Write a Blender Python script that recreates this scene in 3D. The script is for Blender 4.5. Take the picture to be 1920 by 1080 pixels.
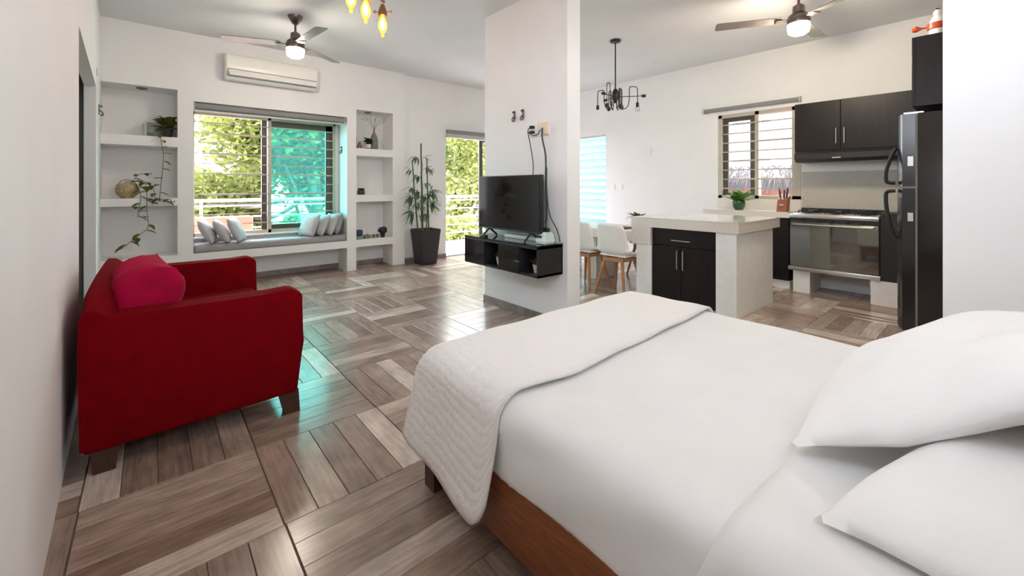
import bpy, bmesh, math, random
from mathutils import Vector, Matrix, Euler
random.seed(7)
for o in list(bpy.data.objects):
    bpy.data.objects.remove(o, do_unlink=True)
S = bpy.context.scene
C = S.collection
PI = math.pi

# ---------------------------------------------------------------- camera
cd = bpy.data.cameras.new('camera')
cam = bpy.data.objects.new('camera', cd)
C.objects.link(cam)
cd.sensor_width = 36
cd.lens = 14.775
cd.shift_y = -0.09896
cd.clip_start = 0.02
cd.clip_end = 300
cam.location = (0, 0, 1.27)
cam.rotation_euler = (PI / 2, 0, -math.atan2(.6505, .7595))
S.camera = cam

# ---------------------------------------------------------------- world, sun, exposure
w = bpy.data.worlds.new('world')
S.world = w
w.use_nodes = True
bgn = w.node_tree.nodes['Background']
bgn.inputs[0].default_value = (.89, .885, 1, 1)
SKY = 3.2
bgn.inputs[1].default_value = SKY
sd = bpy.data.lights.new('sun', 'SUN')
sd.energy = 2.2
sd.angle = .02
sd.color = (1, .96, .88)
sun = bpy.data.objects.new('sun', sd)
C.objects.link(sun)
sun.rotation_euler = Vector((-.03, .50, -.86)).to_track_quat('-Z', 'Y').to_euler()
S.view_settings.view_transform = 'Standard'
S.view_settings.look = 'None'
S.view_settings.gamma = 1
S.view_settings.use_curve_mapping = False
S.view_settings.exposure = 2.38
S.cycles.max_bounces = 10
S.cycles.diffuse_bounces = 7
S.cycles.transparent_max_bounces = 24
S.cycles.sample_clamp_indirect = 8
FAN_LIGHT = 21.0


def portal(name, loc, sx, sy, direction):
    l = bpy.data.lights.new(name, 'AREA')
    l.shape = 'RECTANGLE'
    l.size = sx
    l.size_y = sy
    l.cycles.is_portal = True
    o = bpy.data.objects.new(name, l)
    C.objects.link(o)
    o.location = loc
    o.rotation_euler = Vector(direction).to_track_quat('-Z', 'Z').to_euler()
    return o


portal('daylight_portal', (1.28, 6.97, 1.44), 1.85, 1.7, (0, -1, 0))
portal('daylight_portal', (4.85, 6.72, 1.14), 1.75, 2.3, (0, -1, 0))
portal('daylight_portal', (6.63, 2.23, 1.71), 1.1, 1.25, (-1, 0, 0))
portal('daylight_portal', (-.33, .475, 2.325), 1.75, .75, (1, 0, 0))
portal('daylight_portal', (1.25, -.63, 2.25), 1.5, .9, (0, 1, 0))
portal('daylight_portal', (6.63, 5.2, 1.36), .9, 1.8, (-1, 0, 0))


# ---------------------------------------------------------------- materials
def nodes(name):
    m = bpy.data.materials.new(name)
    m.use_nodes = True
    nt = m.node_tree
    return m, nt, nt.nodes['Principled BSDF']


def M(name, col, rough=.5, metal=0, var=0., vs=6., bump=0., bs=60., spec=.5, coat=0., sheen=0., stretch=None, detail=4):
    m, nt, b = nodes(name)
    b.inputs['Roughness'].default_value = rough
    b.inputs['Metallic'].default_value = metal
    b.inputs['Specular IOR Level'].default_value = spec
    b.inputs['Coat Weight'].default_value = coat
    b.inputs['Sheen Weight'].default_value = sheen
    b.inputs['Base Color'].default_value = (*col, 1)
    tc = nt.nodes.new('ShaderNodeTexCoord')
    vec = tc.outputs['Object']
    if stretch:
        mp = nt.nodes.new('ShaderNodeMapping')
        mp.inputs['Scale'].default_value = stretch
        nt.links.new(vec, mp.inputs['Vector'])
        vec = mp.outputs['Vector']
    n = nt.nodes.new('ShaderNodeTexNoise')
    n.inputs['Scale'].default_value = vs
    n.inputs['Detail'].default_value = detail
    nt.links.new(vec, n.inputs['Vector'])
    mx = nt.nodes.new('ShaderNodeMix')
    mx.data_type = 'RGBA'
    v = max(var, .015)
    mx.inputs[6].default_value = (*[max(0, c * (1 - v)) for c in col], 1)
    mx.inputs[7].default_value = (*[min(1, c * (1 + v)) for c in col], 1)
    mr = nt.nodes.new('ShaderNodeMapRange')
    mr.inputs[1].default_value = .32
    mr.inputs[2].default_value = .68
    nt.links.new(n.outputs['Fac'], mr.inputs[0])
    nt.links.new(mr.outputs[0], mx.inputs[0])
    nt.links.new(mx.outputs[2], b.inputs['Base Color'])
    if bump:
        n2 = nt.nodes.new('ShaderNodeTexNoise')
        n2.inputs['Scale'].default_value = bs
        n2.inputs['Detail'].default_value = 3
        nt.links.new(vec, n2.inputs['Vector'])
        bp = nt.nodes.new('ShaderNodeBump')
        bp.inputs['Strength'].default_value = bump
        bp.inputs['Distance'].default_value = .01
        nt.links.new(n2.outputs['Fac'], bp.inputs['Height'])
        nt.links.new(bp.outputs[0], b.inputs['Normal'])
    return m


def EM(name, col, strength):
    m = bpy.data.materials.new(name)
    m.use_nodes = True
    nt = m.node_tree
    nt.nodes.clear()
    e = nt.nodes.new('ShaderNodeEmission')
    e.inputs[0].default_value = (*col, 1)
    e.inputs[1].default_value = strength
    o = nt.nodes.new('ShaderNodeOutputMaterial')
    nt.links.new(e.outputs[0], o.inputs[0])
    return m


def GL(name, tint, gloss=.07, rough=.0):
    """thin pane: tinted see-through plus a little mirror"""
    m = bpy.data.materials.new(name)
    m.use_nodes = True
    nt = m.node_tree
    nt.nodes.clear()
    t = nt.nodes.new('ShaderNodeBsdfTransparent')
    t.inputs[0].default_value = (*tint, 1)
    g = nt.nodes.new('ShaderNodeBsdfGlossy')
    g.inputs['Roughness'].default_value = rough
    mx = nt.nodes.new('ShaderNodeMixShader')
    mx.inputs[0].default_value = gloss
    o = nt.nodes.new('ShaderNodeOutputMaterial')
    nt.links.new(t.outputs[0], mx.inputs[1])
    nt.links.new(g.outputs[0], mx.inputs[2])
    nt.links.new(mx.outputs[0], o.inputs[0])
    return m


def LEAF(name, c1, c2, rough=.5, trans=.35):
    m = bpy.data.materials.new(name)
    m.use_nodes = True
    nt = m.node_tree
    b = nt.nodes['Principled BSDF']
    b.inputs['Roughness'].default_value = rough
    geo = nt.nodes.new('ShaderNodeNewGeometry')
    mx = nt.nodes.new('ShaderNodeMix')
    mx.data_type = 'RGBA'
    mx.inputs[6].default_value = (*c1, 1)
    mx.inputs[7].default_value = (*c2, 1)
    nt.links.new(geo.outputs['Random Per Island'], mx.inputs[0])
    nt.links.new(mx.outputs[2], b.inputs['Base Color'])
    tr = nt.nodes.new('ShaderNodeBsdfTranslucent')
    nt.links.new(mx.outputs[2], tr.inputs[0])
    ms = nt.nodes.new('ShaderNodeMixShader')
    ms.inputs[0].default_value = trans
    nt.links.new(b.outputs[0], ms.inputs[1])
    nt.links.new(tr.outputs[0], ms.inputs[2])
    nt.links.new(ms.outputs[0], nt.nodes['Material Output'].inputs[0])
    return m


def PLANK(name):
    m, nt, b = nodes(name)
    uv = nt.nodes.new('ShaderNodeUVMap')
    oi = nt.nodes.new('ShaderNodeObjectInfo')
    geo = nt.nodes.new('ShaderNodeNewGeometry')
    ad = nt.nodes.new('ShaderNodeMath')
    ad.operation = 'ADD'
    nt.links.new(oi.outputs['Random'], ad.inputs[0])
    nt.links.new(geo.outputs['Random Per Island'], ad.inputs[1])
    fr = nt.nodes.new('ShaderNodeMath')
    fr.operation = 'FRACT'
    nt.links.new(ad.outputs[0], fr.inputs[0])
    sc = nt.nodes.new('ShaderNodeMath')
    sc.operation = 'MULTIPLY'
    sc.inputs[1].default_value = 91.7
    nt.links.new(fr.outputs[0], sc.inputs[0])
    cb = nt.nodes.new('ShaderNodeCombineXYZ')
    nt.links.new(sc.outputs[0], cb.inputs[0])
    nt.links.new(sc.outputs[0], cb.inputs[1])
    va = nt.nodes.new('ShaderNodeVectorMath')
    nt.links.new(uv.outputs[0], va.inputs[0])
    nt.links.new(cb.outputs[0], va.inputs[1])
    mp = nt.nodes.new('ShaderNodeMapping')
    mp.inputs['Scale'].default_value = (3.0, 34, 1)
    nt.links.new(va.outputs[0], mp.inputs[0])
    n1 = nt.nodes.new('ShaderNodeTexNoise')
    n1.inputs['Scale'].default_value = 1.6
    n1.inputs['Detail'].default_value = 7
    n1.inputs['Roughness'].default_value = .68
    nt.links.new(mp.outputs[0], n1.inputs[0])
    mp2 = nt.nodes.new('ShaderNodeMapping')
    mp2.inputs['Scale'].default_value = (4, 9, 1)
    nt.links.new(va.outputs[0], mp2.inputs[0])
    n2 = nt.nodes.new('ShaderNodeTexNoise')
    n2.inputs['Scale'].default_value = 1.5
    n2.inputs['Detail'].default_value = 5
    nt.links.new(mp2.outputs[0], n2.inputs[0])
    # base tone of the plank
    r0 = nt.nodes.new('ShaderNodeValToRGB')
    e = r0.color_ramp.elements
    e[0].position = 0
    e[0].color = (.215, .146, .112, 1)
    e[1].position = 1
    e[1].color = (.60, .52, .455, 1)
    for p, c in ((.35, (.285, .204, .160, 1)), (.62, (.325, .240, .193, 1)), (.82, (.38, .295, .243, 1)), (.9, (.54, .455, .39, 1))):
        x = e.new(p)
        x.color = c
    nt.links.new(fr.outputs[0], r0.inputs[0])
    # streaks
    r1 = nt.nodes.new('ShaderNodeMapRange')
    r1.inputs[1].default_value = .36
    r1.inputs[2].default_value = .66
    r1.inputs[3].default_value = .80
    r1.inputs[4].default_value = 1.22
    nt.links.new(n1.outputs['Fac'], r1.inputs[0])
    r2 = nt.nodes.new('ShaderNodeMapRange')
    r2.inputs[1].default_value = .3
    r2.inputs[2].default_value = .72
    r2.inputs[3].default_value = .82
    r2.inputs[4].default_value = 1.3
    nt.links.new(n2.outputs['Fac'], r2.inputs[0])
    mu = nt.nodes.new('ShaderNodeMath')
    mu.operation = 'MULTIPLY'
    nt.links.new(r1.outputs[0], mu.inputs[0])
    nt.links.new(r2.outputs[0], mu.inputs[1])
    vm = nt.nodes.new('ShaderNodeVectorMath')
    vm.operation = 'SCALE'
    nt.links.new(r0.outputs[0], vm.inputs[0])
    nt.links.new(mu.outputs[0], vm.inputs['Scale'])
    nt.links.new(vm.outputs[0], b.inputs['Base Color'])
    b.inputs['Roughness'].default_value = .22
    b.inputs['Specular IOR Level'].default_value = .8
    return m


def QUILT(name, col, cell=.035):
    m, nt, b = nodes(name)
    b.inputs['Base Color'].default_value = (*col, 1)
    b.inputs['Roughness'].default_value = .85
    b.inputs['Sheen Weight'].default_value = .25
    uv = nt.nodes.new('ShaderNodeUVMap')
    mp = nt.nodes.new('ShaderNodeMapping')
    mp.inputs['Scale'].default_value = (1 / cell, 1 / cell, 1)
    nt.links.new(uv.outputs[0], mp.inputs[0])
    v = nt.nodes.new('ShaderNodeTexVoronoi')
    v.inputs['Scale'].default_value = 1
    v.inputs['Randomness'].default_value = .35
    nt.links.new(mp.outputs[0], v.inputs['Vector'])
    n = nt.nodes.new('ShaderNodeTexNoise')
    n.inputs['Scale'].default_value = 2.3
    nt.links.new(mp.outputs[0], n.inputs['Vector'])
    a = nt.nodes.new('ShaderNodeMath')
    a.operation = 'MULTIPLY_ADD'
    a.inputs[1].default_value = .5
    nt.links.new(n.outputs['Fac'], a.inputs[0])
    nt.links.new(v.outputs['Distance'], a.inputs[2])
    bp = nt.nodes.new('ShaderNodeBump')
    bp.invert = True
    bp.inputs['Strength'].default_value = .42
    bp.inputs['Distance'].default_value = .012
    nt.links.new(a.outputs[0], bp.inputs['Height'])
    nt.links.new(bp.outputs[0], b.inputs['Normal'])
    return m


m_wall = M('white_wall_paint', (.81, .805, .795), .65, var=.02, vs=2, bump=.05, bs=90)
m_ceil = M('ceiling_paint', (.72, .73, .74), .8, var=.03, vs=1.5, bump=.12, bs=120)
m_grout = M('grout', (.20, .165, .14), .8, var=.1)
m_plank = PLANK('wood_look_tile')
m_base = M('tile_baseboard', (.24, .20, .175), .35, var=.25, vs=9)
m_alu = M('champagne_aluminium', (.50, .45, .36), .4, .25, var=.05)
m_dark_alu = M('dark_bronze_aluminium', (.09, .08, .065), .4, .3, var=.05)
m_grey_alu = M('grey_blind_fabric', (.25, .25, .245), .6, 0, var=.15, vs=40, stretch=(1, 30, 30))
m_lgrey = M('light_grey_valance', (.52, .52, .50), .5, var=.05)
m_bar = M('painted_steel_bar', (.46, .43, .36), .45, .2, var=.06)
def FILM(name, tint, haze, fac):
    m = GL(name, tint, .10)
    nt = m.node_tree
    out = nt.nodes['Material Output']
    src = out.inputs[0].links[0].from_socket
    t = nt.nodes.new('ShaderNodeBsdfTranslucent')
    t.inputs[0].default_value = (*haze, 1)
    mx = nt.nodes.new('ShaderNodeMixShader')
    mx.inputs[0].default_value = fac
    nt.links.new(src, mx.inputs[1])
    nt.links.new(t.outputs[0], mx.inputs[2])
    nt.links.new(mx.outputs[0], out.inputs[0])
    return m


m_cyanglass = FILM('blue_green_tinted_glass', (.42, .95, .88), (.20, .86, .95), .022)
m_clear = GL('clear_glass', (.93, .96, .95), .06)
m_blackgloss = M('black_gloss_glass', (.006, .006, .007), .06, spec=.6)
m_black = M('matte_black', (.014, .014, .015), .45, var=.2)
m_blackmetal = M('black_metal', (.02, .019, .018), .38, .4, var=.2)
m_espresso = M('espresso_laminate', (.010, .0058, .0065), .4, var=.3, vs=30, spec=.3, stretch=(1, 1, .12))
m_fridge = M('black_fridge_enamel', (.012, .012, .014), .22, var=.1, spec=.6)
m_chrome = M('brushed_steel', (.62, .61, .58), .28, 1, var=.06, vs=30, stretch=(1, .1, 1))
m_steel_dark = M('dark_nickel', (.16, .13, .12), .28, .9, var=.1)
m_red = M('red_velour', (.165, .0006, .004), .9, var=.12, vs=14, bump=.12, bs=240, spec=.06)
m_pinkred = M('crimson_velour_cushion', (.40, .004, .045), .9, var=.22, vs=9, bump=.2, bs=60, spec=.1)
m_darkwood = M('dark_walnut', (.055, .022, .012), .4, var=.3, vs=20, stretch=(6, 6, .6))
m_bedwood = M('orange_brown_wood', (.20, .058, .016), .42, var=.28, vs=14, stretch=(8, 1, 8))
m_chairwood = M('beech_legs', (.42, .19, .075), .45, var=.2, vs=18, stretch=(6, 6, 1))
m_sheet = M('white_sheet', (.80, .795, .79), .85, var=.02, bump=.22, bs=7, sheen=.2)
m_pillow = M('white_pillowcase', (.82, .82, .81), .85, var=.02, bump=.55, bs=11, sheen=.2)
m_quilt = QUILT('quilted_white_throw', (.80, .785, .765))
m_greyfab = M('grey_linen', (.34, .335, .335), .9, var=.10, vs=60, bump=.15, bs=300)
m_palefab = M('pale_grey_linen', (.47, .472, .48), .9, var=.08, vs=60, bump=.15, bs=300)
m_whiteplastic = M('white_plastic', (.82, .81, .78), .3)
m_ac = M('aircon_white', (.80, .78, .74), .35)
m_acgrey = M('aircon_grey', (.22, .21, .20), .5)
m_cream = M('beige_plastic', (.74, .60, .40), .4)
m_mint = M('mint_white_plastic', (.62, .74, .66), .35)
m_stone = M('beige_granite', (.72, .665, .595), .35, var=.10, vs=70, detail=6)
m_stonetop = M('polished_beige_granite', (.68, .65, .61), .08, var=.10, vs=70, detail=6)
m_plinth = M('white_masonry', (.86, .85, .82), .6, var=.03, vs=12)
m_splash = M('beige_backsplash', (.50, .475, .42), .45, var=.06, vs=50)
m_mirror = M('oven_mirror_glass', (.26, .27, .25), .04, .85)
m_leafdark = LEAF('pothos_leaf', (.06, .085, .014), (.19, .21, .045), .45, .25)
m_leafplant = LEAF('kitchen_plant_leaf', (.05, .16, .02), (.16, .34, .05), .4, .3)
m_bamleaf = LEAF('bamboo_leaf', (.05, .13, .05), (.15, .26, .13), .5, .3)
m_bamstem = M('bamboo_cane', (.055, .10, .03), .4, var=.5, vs=5, stretch=(1, 1, 3))
m_treeA = LEAF('olive_lime_leaves', (.095, .13, .020), (.23, .245, .06), .6, .5)  # yellow-olive leaf colour, varied at random per leaf
m_treeB = LEAF('deep_green_leaves', (.055, .13, .024), (.18, .25, .07), .6, .45)
m_treeC = LEAF('yellow_green_leaves', (.13, .165, .03), (.31, .33, .11), .6, .5)
m_bark = M('pale_bark', (.20, .17, .13), .85, var=.3, vs=12)
m_branch = M('bleached_bark', (.40, .37, .28), .85, var=.2, vs=12)
m_ground = M('garden_ground', (.30, .275, .26), .9, var=.3, vs=.7)
m_terrace = M('white_terrace_tile', (.78, .76, .72), .5, var=.05, vs=4)
m_rail = M('white_painted_rail', (.50, .50, .475), .4)
m_coral = M('coral_outdoor_fabric', (.85, .25, .17), .8, var=.06)
m_thatch = M('thatch', (.082, .073, .082), .95, var=.35, vs=30, stretch=(.25, 6, .25), bump=.5, bs=30)
m_thatchdark = M('thatch_fringe', (.05, .042, .038), .95, var=.4, vs=30)
m_redwall = M('terracotta_wall', (.36, .13, .09), .8, var=.15)
m_louver = M('frosted_louver_glass', (.50, .86, .88), .3)
m_planter = M('charcoal_planter', (.020, .018, .020), .5, var=.25, vs=60, bump=.2, bs=200)
m_soil = M('dark_soil', (.02, .014, .010), .9, var=.4, vs=60)
m_wicker = M('wicker', (.40, .30, .17), .8, var=.4, vs=60, bump=.6, bs=90)
m_shell = M('white_shell_plastic', (.80, .80, .77), .35)
m_copper = M('aged_brass', (.22, .13, .075), .4, .6, var=.2)
m_domeE = EM('lit_lamp_glass', (1.0, .89, .74), FAN_LIGHT)
m_domeK = EM('lit_kitchen_lamp_glass', (1.0, .86, .66), FAN_LIGHT * 2.6)
m_bulbE = FILM('lit_amber_bulb', (1.0, .55, .12), (1, .4, .05), .1)
_nt = m_bulbE.node_tree
_e = _nt.nodes.new('ShaderNodeEmission')
_e.inputs[0].default_value = (1, .27, .02, 1)
_e.inputs[1].default_value = .55
_a = _nt.nodes.new('ShaderNodeAddShader')
_o = _nt.nodes['Material Output']
_nt.links.new(_o.inputs[0].links[0].from_socket, _a.inputs[0])
_nt.links.new(_e.outputs[0], _a.inputs[1])
_nt.links.new(_a.outputs[0], _o.inputs[0])
m_filE = EM('glowing_filament', (1.0, .62, .22), 14.0)
m_green = M('dark_green_glaze', (.012, .045, .025), .3, var=.4, vs=20)
m_greyglass = M('smoked_grey_ceramic', (.17, .16, .13), .3, var=.35, vs=18, stretch=(4, 4, 1))
m_pink = M('pale_pink_card', (.60, .42, .36), .6, var=.1)
m_navy = M('navy_box', (.02, .03, .07), .5, var=.2)
m_sage = M('sage_tin', (.16, .21, .14), .5, var=.2)
m_brown = M('brown_clay', (.22, .15, .11), .6, var=.3)
m_purple = M('dark_amethyst', (.018, .010, .018), .45, var=.4, vs=30, bump=.6, bs=40)
m_stem = M('dry_stem', (.22, .19, .10), .8, var=.2)
m_silverframe = M('silver_frame', (.55, .55, .52), .35, .7)
m_photo = M('grey_print', (.34, .36, .33), .4, var=.5, vs=14)
m_knifewood = M('cherry_knife_block', (.30, .085, .03), .4, var=.25, vs=20, stretch=(6, 6, 1))
m_potgreen = M('green_glass_pot', (.03, .09, .03), .2, var=.2)
m_redpaint = M('red_orange_paint', (.52, .06, .02), .4, var=.15)
m_door = M('grey_closet_paint', (.34, .36, .35), .6, var=.05)
m_led = EM('small_indicator', (.9, .9, .8), 1.2)
m_clearbulb = GL('clear_bulb_glass', (.88, .90, .90), .16)


# ---------------------------------------------------------------- mesh helpers
def B():
    return bmesh.new()


def mk(name, bm, mat, parent=None, smooth=False, ang=.7):
    bmesh.ops.recalc_face_normals(bm, faces=bm.faces[:])
    me = bpy.data.meshes.new(name)
    bm.to_mesh(me)
    bm.free()
    if smooth:
        me.polygons.foreach_set('use_smooth', [True] * len(me.polygons))
        me.set_sharp_from_angle(angle=ang)
    if isinstance(mat, (list, tuple)):
        for q in mat:
            me.materials.append(q)
    else:
        me.materials.append(mat)
    o = bpy.data.objects.new(name, me)
    C.objects.link(o)
    if parent:
        o.parent = parent
    return o


def box(bm, x0, x1, y0, y1, z0, z1, r=0, seg=2):
    g = bmesh.ops.create_cube(bm, size=1)['verts']
    for v in g:
        v.co = Vector((x0 + (v.co.x + .5) * (x1 - x0), y0 + (v.co.y + .5) * (y1 - y0), z0 + (v.co.z + .5) * (z1 - z0)))
    if r:
        es = list({e for v in g for e in v.link_edges})
        bmesh.ops.bevel(bm, geom=es, offset=r, segments=seg, affect='EDGES', profile=.5)
    return g


def bo(name, dims, mat, parent=None, r=0, seg=2):
    bm = B()
    box(bm, *dims, r=r, seg=seg)
    return mk(name, bm, mat, parent, smooth=bool(r))


def tube(bm, pts, r, n=8, radii=None):
    pts = [Vector(p) for p in pts]
    rings = []
    prev = None
    for i, p in enumerate(pts):
        if i == 0:
            d = pts[1] - p
        elif i == len(pts) - 1:
            d = p - pts[i - 1]
        else:
            d = (pts[i + 1] - pts[i - 1])
        d.normalize()
        if prev is None:
            a = Vector((0, 0, 1)) if abs(d.z) < .9 else Vector((1, 0, 0))
            x = d.cross(a).normalized()
        else:
            x = (prev - d * prev.dot(d))
            x = x.normalized() if x.length > 1e-6 else d.orthogonal().normalized()
        prev = x
        y = d.cross(x)
        rr = radii[i] if radii else r
        rings.append([bm.verts.new(p + (x * math.cos(2 * PI * k / n) + y * math.sin(2 * PI * k / n)) * rr) for k in range(n)])
    for i in range(len(rings) - 1):
        for k in range(n):
            bm.faces.new((rings[i][k], rings[i][(k + 1) % n], rings[i + 1][(k + 1) % n], rings[i + 1][k]))
    bm.faces.new(rings[0][::-1])
    bm.faces.new(rings[-1])


def smooth_path(pts, n=6):
    """Catmull-Rom through pts"""
    P = [Vector(p) for p in pts]
    P = [P[0] * 2 - P[1]] + P + [P[-1] * 2 - P[-2]]
    out = []
    for i in range(1, len(P) - 2):
        a, b, c, d = P[i - 1:i + 3]
        for k in range(n):
            t = k / n
            out.append(.5 * ((2 * b) + (c - a) * t + (2 * a - 5 * b + 4 * c - d) * t * t + (3 * b - a - 3 * c + d) * t ** 3))
    out.append(P[-2])
    return out


def tb(name, pts, r, mat, parent=None, n=8, radii=None, curve=0):
    bm = B()
    p = smooth_path(pts, curve) if curve else pts
    tube(bm, p, r, n, radii)
    return mk(name, bm, mat, parent, smooth=True)


def lathe(bm, prof, n=20, c=(0, 0, 0), close=True):
    rings = []
    c = Vector(c)
    for (r, z) in prof:
        rings.append([bm.verts.new(c + Vector((max(r, 1e-4) * math.cos(2 * PI * k / n), max(r, 1e-4) * math.sin(2 * PI * k / n), z))) for k in range(n)])
    for i in range(len(rings) - 1):
        for k in range(n):
            bm.faces.new((rings[i][k], rings[i][(k + 1) % n], rings[i + 1][(k + 1) % n], rings[i + 1][k]))
    if close:
        bm.faces.new(rings[0][::-1])
        bm.faces.new(rings[-1])


def la(name, prof, mat, parent=None, n=20, c=(0, 0, 0), close=True):
    bm = B()
    lathe(bm, prof, n, c, close)
    return mk(name, bm, mat, parent, smooth=True)


def E(name, loc=(0, 0, 0), rz=0):
    o = bpy.data.objects.new(name, None)
    o.empty_display_size = .1
    C.objects.link(o)
    o.location = loc
    o.rotation_euler = (0, 0, rz)
    return o


def tag(o, label, cat, group=None):
    o['label'] = label
    o['category'] = cat
    if group:
        o['group'] = group
    return o


def thing(name, label, cat, loc=(0, 0, 0), rz=0, group=None):
    return tag(E(name, loc, rz), label, cat, group)


def struct(o):
    o['kind'] = 'structure'
    return o


def cp(src, parent=None, **kw):
    c = src.copy()
    C.objects.link(c)
    c.parent = parent
    for k, v in kw.items():
        setattr(c, k, v)
    return c


def cp_tree(src):
    r = cp(src)
    for ch in list(src.children):
        c = cp(ch, r)
        for g in list(ch.children):
            cp(g, c)
    return r


def cushion_bm(w, d, h, n=16, p=2.6, q=.55, sag=0., wob=.0, seed=0):
    """pillow lying in x-y, pinched rim, pointed corners"""
    rnd = random.Random(seed)
    ph = [rnd.uniform(0, 6.28) for _ in range(6)]
    bm = B()
    top, bot = {}, {}
    for i in range(n + 1):
        for j in range(n + 1):
            s, t = -1 + 2 * i / n, -1 + 2 * j / n
            f = ((1 - abs(s) ** p) * (1 - abs(t) ** p)) ** q if abs(s) < 1 and abs(t) < 1 else 0
            inn = .06 * (1 - abs(t) ** 2), .06 * (1 - abs(s) ** 2)
            x = w / 2 * s * (1 - inn[0] * abs(s))
            y = d / 2 * t * (1 - inn[1] * abs(t))
            wz = wob * (math.sin(5 * s + ph[0]) * math.cos(4 * t + ph[1]) + .6 * math.sin(9 * t + 3 * s + ph[2])) * f
            top[i, j] = bm.verts.new((x, y, h / 2 * f + wz))
            if 0 < i < n and 0 < j < n:
                bot[i, j] = bm.verts.new((x, y, -h / 2 * f * (1 - sag) + wz * .3))
            else:
                bot[i, j] = top[i, j]
    for i in range(n):
        for j in range(n):
            bm.faces.new((top[i, j], top[i + 1, j], top[i + 1, j + 1], top[i, j + 1]))
            vs = [bot[i, j], bot[i, j + 1], bot[i + 1, j + 1], bot[i + 1, j]]
            if len(set(vs)) >= 3:
                try:
                    bm.faces.new(vs)
                except ValueError:
                    pass
    return bm


def leaf_bm(bm, base, direction, L, W, droop=.15, up=Vector((0, 0, 1)), heart=False):
    d = Vector(direction).normalized()
    s = d.cross(up)
    s = s.normalized() if s.length > 1e-3 else Vector((1, 0, 0))
    nrm = s.cross(d)
    b = Vector(base)
    prof = ((0, .0), (.12, .62), (.35, 1), (.65, .72), (1, 0)) if heart else ((0, .05), (.25, .8), (.5, 1), (.8, .5), (1, 0))
    L_, R_, M_ = [], [], []
    for (t, wd) in prof:
        c = b + d * L * t - Vector((0, 0, 1)) * droop * L * t * t
        M_.append(bm.verts.new(c))
        if 0 < t < 1:
            L_.append(bm.verts.new(c + s * W / 2 * wd + nrm * W * .12))
            R_.append(bm.verts.new(c - s * W / 2 * wd + nrm * W * .12))
    k = len(L_)
    for side in (L_, R_):
        bm.faces.new((M_[0], side[0], M_[1]) if side is L_ else (M_[0], M_[1], side[0]))
        for i in range(k - 1):
            q = (M_[i + 1], side[i], side[i + 1], M_[i + 2])
            bm.faces.new(q if side is L_ else q[::-1])
        bm.faces.new((M_[k], side[k - 1], M_[k + 1]) if side is L_ else (M_[k], M_[k + 1], side[k - 1]))


HC = 3.13   # ceiling height

# ================================================================ THE SETTING
floor = struct(bo('floor', (-.75, 6.6, -.6, 6.95, -.12, -.007), m_grout))
# ---- wood-look strips: 0.6 m modules of five strips, alternating direction
SW, SL = .119, .595


def plank_mesh(nm, w, l, h=.007):
    bm = B()
    box(bm, -l / 2, l / 2, -w / 2, w / 2, -h, 0, r=.0012, seg=1)
    uvl = bm.loops.layers.uv.new('UVMap')
    for f in bm.faces:
        for lp in f.loops:
            lp[uvl].uv = (lp.vert.co.x, lp.vert.co.y)
    me = bpy.data.meshes.new(nm)
    bm.to_mesh(me)
    bm.free()
    me.materials.append(m_plank)
    return me


pm = plank_mesh('plank', SW - .002, SL - .004)
spots = []
for i in range(-2, 11):
    for j in range(-4, 9):
        u0, v0 = .38 + .6 * i, 1.755 + .595 * j
        for k in range(5):
            if (i + j) % 2 == 0:
                x, y, rot = u0 + .06 + .12 * k, v0 + .2975, PI / 2
            else:
                x, y, rot = u0 + .30, v0 + .0595 + .119 * k, 0
            if x < -.60 or x > 6.38 or y < -.42 or y > 6.72:
                continue
            spots.append((x, y, rot))


def view(p):
    X = .7595 * p[0] - .6506 * p[1]
    Y = .6505 * p[0] + .7595 * p[1]
    if Y < .3:
        return None
    return 960 + 788 * X / Y, 350 + 788 * 1.27 / Y, Y


def rank(s):
    q = view(s)
    if q is None or s[0] < -.42 or not (-60 < q[0] < 1980 and q[1] < 1180):
        return 99
    if .9 < s[0] < 2.45 and s[1] < 1.62:
        return 60
    if s[0] < .62 and s[0] > -.2 and 2.65 < s[1] < 4.1:
        return 50
    if 1620 < q[0] and q[2] < 3.4:
        return 55
    return q[2]


spots.sort(key=rank)
for (x, y, rot) in spots[:300]:
    o = bpy.data.objects.new('plank', pm)
    C.objects.link(o)
    o.parent = floor
    o.location = (x, y, 0)
    o.rotation_euler = (0, 0, rot + (PI if random.random() < .5 else 0))
bm = B()
uvl = bm.loops.layers.uv.new('UVMap')
for (x, y, rot) in spots[300:]:
    hx, hy = ((SL - .004) / 2, (SW - .002) / 2)
    if rot:
        hx, hy = hy, hx
    vs = [bm.verts.new((max(x + a * hx, -.70), y + b * hy, 0)) for a, b in ((-1, -1), (1, -1), (1, 1), (-1, 1))]
    lo = [bm.verts.new((v.co.x, v.co.y, -.007)) for v in vs]
    fs = [bm.faces.new(vs)] + [bm.faces.new((vs[k], lo[k], lo[(k + 1) % 4], vs[(k + 1) % 4])) for k in range(4)]
    for f in fs:
        for lp in f.loops:
            c = lp.vert.co
            lp[uvl].uv = (c.y, c.x) if rot else (c.x, c.y)
me_o = mk('plank_field', bm, m_plank, floor)
me_o['kind'] = 'stuff'

struct(bo('ceiling', (-.95, 6.6, -2.0, 6.95, HC, HC + .14), m_ceil))  # reaches past the head wall as an added eave that blocks sun

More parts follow.
